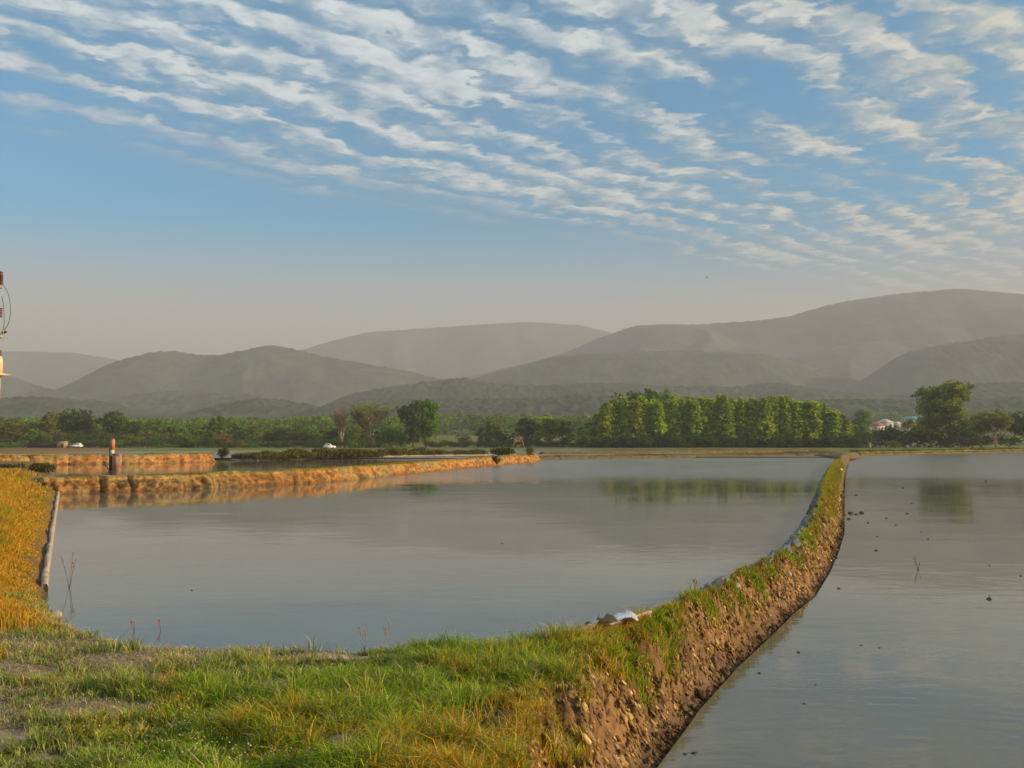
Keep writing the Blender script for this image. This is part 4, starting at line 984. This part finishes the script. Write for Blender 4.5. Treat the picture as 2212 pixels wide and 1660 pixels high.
hs = [(1873,936,MROOFR,MWALLP,14,8,'low house with a reddish wall at the left end of the village'),
 (1893,931,MROOFR,MWALL,24,8,'long low house with an orange red roof left of the white-roofed house'),
 (1912,925,MROOFW,MWALL,24,9,'white-roofed house, tallest at the left of the village'),
 (1936,923,MROOFW,MWALLP,12,6,'small pale house between the white roof and the teal roof'),
 (1951,921,MROOFR,MWALL,11,7,'small white-walled house at the left of the teal roof'),
 (1968,919,MROOFT,MWALL,28,8,'large building with a teal roof in the village'),
 (1976,929,MROOFR,MWALL,20,9,'red-roofed house below the teal roof'),
 (1998,925,MROOFR,MWALLP,22,10,'pink-walled house with red roof beside the tall tree'),
 (1961,937,MROOFR,MWALL,16,9,'low white and red house nearest the thicket below the village'),
 (1993,916,MROOFR,MWALL,20,8,'red-roofed house highest on the rise behind the teal roof')]
for k, (u, v, r, w, ww, hh, lb) in enumerate(hs): house(u, v, 0, ww*1.15, hh*1.3, r, w, lb, random.uniform(-.5, .5))
house(961, 937, 0, 14, 8, MROOFW, MWALL, 'bright white farm house beyond the middle meadow', .1)
house(943, 937, 0, 9, 9, MROOFR, MWALLP, 'pinkish farm outbuilding just left of the white farm house', 0)
house(984, 937, 0, 14, 3.5, MROOFW, MWALLP, 'low grey shed right of the white farm house', 0)
house(1112, 936, 0, 20, 6, MROOFR, MWALLP, 'pinkish red-roofed house behind the wooden stand', 0)
house(1247, 940, 0, 14, 5, MROOFR, MWALLP, 'small pink house in the gap left of the poplar grove', 0)
house(1876, 952, 297, 8, 3, MROOFW, MWALL, 'small white shed low in the thicket right of the grove', 0)

# pole with fittings at the left edge
px, py = at(-22, 900, 25).x, 25.0
e = empty('utility_pole', (px, py, gz(px, py)-.3), 'power pole at the left edge with insulators, looping jumper wires and a cream transformer bushing', 'utility pole')
zb = e.location.z; k = py/F
zv = lambda v: at(0, v, py).z-zb
xu = lambda u: at(u, 800, py).x-px
m = MB(); m.tube([(-.12, 0, 0), (-.12, 0, zv(380))], [.16, .11], 14); m.make('post', MCONC, e, True)
m = MB(); m.box((0, 0, zv(590)-.35), (.36, .16, .10)); m.box((.02, 0, zv(728)), (.50, .14, .08)); m.make('crossarm', MMETAL, e)
m = MB(); m.box((xu(-8), 0, zv(808)-.02), (xu(12)-xu(-28), .5, .04)); m.box((xu(-18), 0, zv(835)), (.3, .34, .6)); m.make('bracket', MCREAM, e)
m = MB(); m.tube([(xu(-3), 0, zv(808)), (xu(-3), 0, zv(776)), (xu(-3), 0, zv(770))], [.098, .095, .06], 16); m.make('bushing', MCREAM, e, True)
for vv, uu in ((606, -4), (677, -4), (768, -3), (598, -5)):
    m = MB()
    for q in range(5): m.tube([(xu(uu), 0, zv(vv)+.05*q-.1), (xu(uu), 0, zv(vv)+.05*q-.07)], [.068, .05], 12)
    m.make('insulator', MMAROON, e)
m = MB(); m.tube([(xu(a), -.05, zv(b)) for a, b in ((-4, 610), (4, 617), (13, 630), (18, 644), (21, 662), (21.5, 680), (19, 695), (15, 706), (9, 713))], .009, 6); m.make('jumper_wire', MWIRE, e, True)
m = MB(); m.tube([(xu(a), .05, zv(b)) for a, b in ((-3, 640), (1, 655), (3.5, 680), (4, 700), (3, 713))], .009, 6); m.make('jumper_wire', MWIRE, e, True)
for a, b, r, mt in ((5, 716, .035, MMETAL), (10, 718, .033, MBLACK), (2, 722, .035, MMETAL), (1, 729, .03, MBLACK)):
    m = MB(); m.tube([(xu(a), -.06, zv(b)-.03), (xu(a), -.02, zv(b)), (xu(a)+.02, 0, zv(b)+.03)], [r*.6, r, r*.6], 8); m.make('clamp', mt, e, True)

# bird
p = at(1527, 600, 140); e = empty('bird', p, 'tiny dark bird flying above the right-hand hills', 'bird', None, .4)
m = MB(); m.tube([(-.16, 0, 0), (-.06, 0, .01), (.05, 0, .01), (.14, 0, 0)], [.01, .04, .035, .01], 8); m.make('body', MBIRD, e, True)
for s in (-1, 1): m = MB(); m.add([(-.05, 0, .02), (.05, 0, .02), (.03, s*.15, .09), (-.03, s*.15, .09), (-.04, s*.3, .05)], [(0, 1, 2, 3)], [(3, 2, 4)]); m.make('wing', MBIRD, e)

# ------------------------------------------------------------------ haze
HAZE = 0.00034; HC = (.56, .565, .61)
m = bpy.data.materials.new('haze_air'); m.use_nodes = True; nt = m.node_tree; nt.nodes.clear()
out = nt.nodes.new('ShaderNodeOutputMaterial'); pv = nt.nodes.new('ShaderNodeVolumePrincipled')
pv.inputs['Color'].default_value = (*HC, 1); pv.inputs['Density'].default_value = HAZE; pv.inputs['Anisotropy'].default_value = 0.0
nt.links.new(pv.outputs[0], out.inputs['Volume'])
mb = MB(); mb.box((0, 3500, 276), (15000, 9500, 562)); hz = mb.make('haze', m); hz['kind'] = 'stuff'; hz['label'] = 'pale warm haze filling the valley air'; hz['category'] = 'haze'

# ------------------------------------------------------------------ light
SUN_AZ, SUN_EL = R(100), R(16)
sd = Vector((math.sin(SUN_AZ)*math.cos(SUN_EL), math.cos(SUN_AZ)*math.cos(SUN_EL), math.sin(SUN_EL)))
L = bpy.data.lights.new('sun', 'SUN'); L.energy = 5.0; L.angle = R(.6); L.color = (1, .74, .47)
so = bpy.data.objects.new('sun', L); COL.objects.link(so); so.rotation_euler = sd.to_track_quat('Z', 'Y').to_euler()
W = bpy.data.worlds.new('World'); S.world = W; W.use_nodes = True; nt = W.node_tree; nt.nodes.clear()
wo = nt.nodes.new('ShaderNodeOutputWorld'); bg = nt.nodes.new('ShaderNodeBackground'); nt.links.new(bg.outputs[0], wo.inputs[0])
sk = nt.nodes.new('ShaderNodeTexSky'); sk.sky_type = 'NISHITA'; sk.sun_disc = False; sk.sun_elevation = SUN_EL; sk.sun_rotation = SUN_AZ
sk.air_density = 1.0; sk.dust_density = 1.0; sk.ozone_density = 1.6
bg.inputs[1].default_value = .10
hs_ = nt.nodes.new('ShaderNodeHueSaturation'); hs_.inputs['Saturation'].default_value = 1.2; hs_.inputs['Value'].default_value = 1.0
nt.links.new(MIX(nt, 1.0, sk.outputs[0], (.0, .84, 1.14), 'MULTIPLY'), hs_.inputs['Color'])
tc = nt.nodes.new('ShaderNodeTexCoord'); sx = nt.nodes.new('ShaderNodeSeparateXYZ'); nt.links.new(tc.outputs['Generated'], sx.inputs[0])
zc = M(nt, 'MAXIMUM', sx.outputs[2], .04)
pxn = M(nt, 'DIVIDE', sx.outputs[0], zc); pyn = M(nt, 'DIVIDE', sx.outputs[1], zc)
A = M(nt, 'MULTIPLY', M(nt, 'ADD', pxn, pyn), .7071); B = M(nt, 'MULTIPLY', M(nt, 'SUBTRACT', pyn, pxn), .7071)
def vec(a, b, c=0.):
    n = nt.nodes.new('ShaderNodeCombineXYZ')
    for i, q in enumerate((a, b, c)):
        if isinstance(q, (int, float)): n.inputs[i].default_value = q
        else: nt.links.new(q, n.inputs[i])
    return n.outputs[0]
w1n = M(nt, 'SUBTRACT', noise(nt, vec(A, B, 3.1), .9, 2), .5); w2n = M(nt, 'SUBTRACT', noise(nt, vec(A, B, 8.4), 3.2, 3), .5)
w3n = M(nt, 'SUBTRACT', noise(nt, vec(A, B, 5.4), 9., 3, .6), .5)
Bw = M(nt, 'MULTIPLY_ADD', w1n, .50, B); Bw = M(nt, 'MULTIPLY_ADD', w2n, .30, Bw); Bw = M(nt, 'MULTIPLY_ADD', w3n, .22, Bw)
fr = M(nt, 'FRACT', M(nt, 'DIVIDE', Bw, .25))          # each roll: crisp ragged edge towards the zenith, soft tail below
saw = M(nt, 'MULTIPLY', MR(nt, fr, .0, .28), MR(nt, fr, .22, 1.0, 1.0, .0))
lng = noise(nt, vec(M(nt, 'MULTIPLY', A, 1.6), M(nt, 'MULTIPLY', Bw, 3.2), 1.7), 1., 4, .6)
vo = nt.nodes.new('ShaderNodeTexVoronoi'); vo.feature = 'SMOOTH_F1'; vo.inputs['Scale'].default_value = 1.; vo.inputs['Smoothness'].default_value = .6
wv = M(nt, 'MULTIPLY', w3n, .35)
nt.links.new(vec(M(nt, 'MULTIPLY', M(nt, 'ADD', A, wv), 9.5), M(nt, 'MULTIPLY', M(nt, 'ADD', B, wv), 12.), 0.), vo.inputs['Vector'])
cell = M(nt, 'SUBTRACT', 1.0, vo.outputs['Distance'])
fine = noise(nt, vec(M(nt, 'MULTIPLY', A, 13.), M(nt, 'MULTIPLY', B, 16.), 4.2), 1., 5, .6, .4)
puff = noise(nt, vec(M(nt, 'MULTIPLY', A, 4.), M(nt, 'MULTIPLY', B, 5.), 2.2), 1., 4, .55, .3)
broad = noise(nt, vec(A, B, 6.6), .7, 3, .5)
cov = MR(nt, M(nt, 'MULTIPLY_ADD', w1n, .9, M(nt, 'MULTIPLY_ADD', puff, .5, B)), 3.05, 3.85, 1., 0.)
ga = M(nt, 'POWER', M(nt, 'DIVIDE', M(nt, 'SUBTRACT', A, 2.62), .30), 2.0); gb = M(nt, 'POWER', M(nt, 'DIVIDE', M(nt, 'SUBTRACT', B, 1.50), .15), 2.0)
gap = M(nt, 'EXPONENT', M(nt, 'MULTIPLY', M(nt, 'ADD', ga, gb), -1.0))
core = M(nt, 'ADD', M(nt, 'MULTIPLY', saw, .42), M(nt, 'ADD', M(nt, 'MULTIPLY', lng, .45), M(nt, 'ADD', M(nt, 'MULTIPLY', puff, .55), M(nt, 'ADD', M(nt, 'MULTIPLY', broad, .55), M(nt, 'ADD', M(nt, 'MULTIPLY', cell, .62), M(nt, 'MULTIPLY', fine, .42))))))
core = M(nt, 'SUBTRACT', core, M(nt, 'MULTIPLY', gap, .45))
dense = M(nt, 'MULTIPLY', MR(nt, core, 1.04, 2.05), cov)
veil = M(nt, 'MULTIPLY', MR(nt, M(nt, 'SUBTRACT', M(nt, 'ADD', M(nt, 'MULTIPLY', saw, .25), M(nt, 'ADD', lng, broad)), M(nt, 'MULTIPLY', gap, .4)), .70, 1.3), cov)
dens = M(nt, 'ADD', M(nt, 'MULTIPLY', dense, .78), M(nt, 'MULTIPLY', veil, .45), None, True)
thin = MR(nt, sx.outputs[2], .08, .21, .25, 1.0)
dens = M(nt, 'MULTIPLY', dens, thin)
dt = nt.nodes.new('ShaderNodeVectorMath'); dt.operation = 'DOT_PRODUCT'; nt.links.new(tc.outputs['Generated'], dt.inputs[0]); dt.inputs[1].default_value = sd
warm = MR(nt, dt.outputs['Value'], -.2, .75)
cc = MIX(nt, warm, MIX(nt, dense, (.4, 1.6, 2.6), (4.4, 4.9, 5.1)), MIX(nt, dense, (1.6, 2.0, 1.8), (5.2, 4.8, 3.7)))
low = MR(nt, sx.outputs[2], .09, .22, 1., 0.)            # dusty air low over the valley, denser towards the sun
lowk = M(nt, 'MULTIPLY', low, MR(nt, warm, 0., 1., .75, 1.0))
base_ = MIX(nt, lowk, hs_.outputs[0], MIX(nt, warm, (5.0, 3.6, 2.5), (6.2, 4.2, 2.4)))
final = MIX(nt, dens, base_, cc)
nt.links.new(final, bg.inputs[0])

# ------------------------------------------------------------------ camera
c = bpy.data.cameras.new('camera'); c.sensor_width = 36; c.lens = 36*F/2212; c.clip_end = 20000; c.clip_start = .1
co = bpy.data.objects.new('camera', c); COL.objects.link(co); co.location = (0, 0, CAMZ); co.rotation_euler = (R(90)+PITCH, 0, 0)
S.camera = co
S.render.engine = 'CYCLES'
S.view_settings.view_transform = 'Standard'; S.view_settings.look = 'None'; S.view_settings.gamma = 1; S.view_settings.exposure = 0.85
S.cycles.max_bounces = 6; S.cycles.volume_bounces = 1; S.cycles.transparent_max_bounces = 4
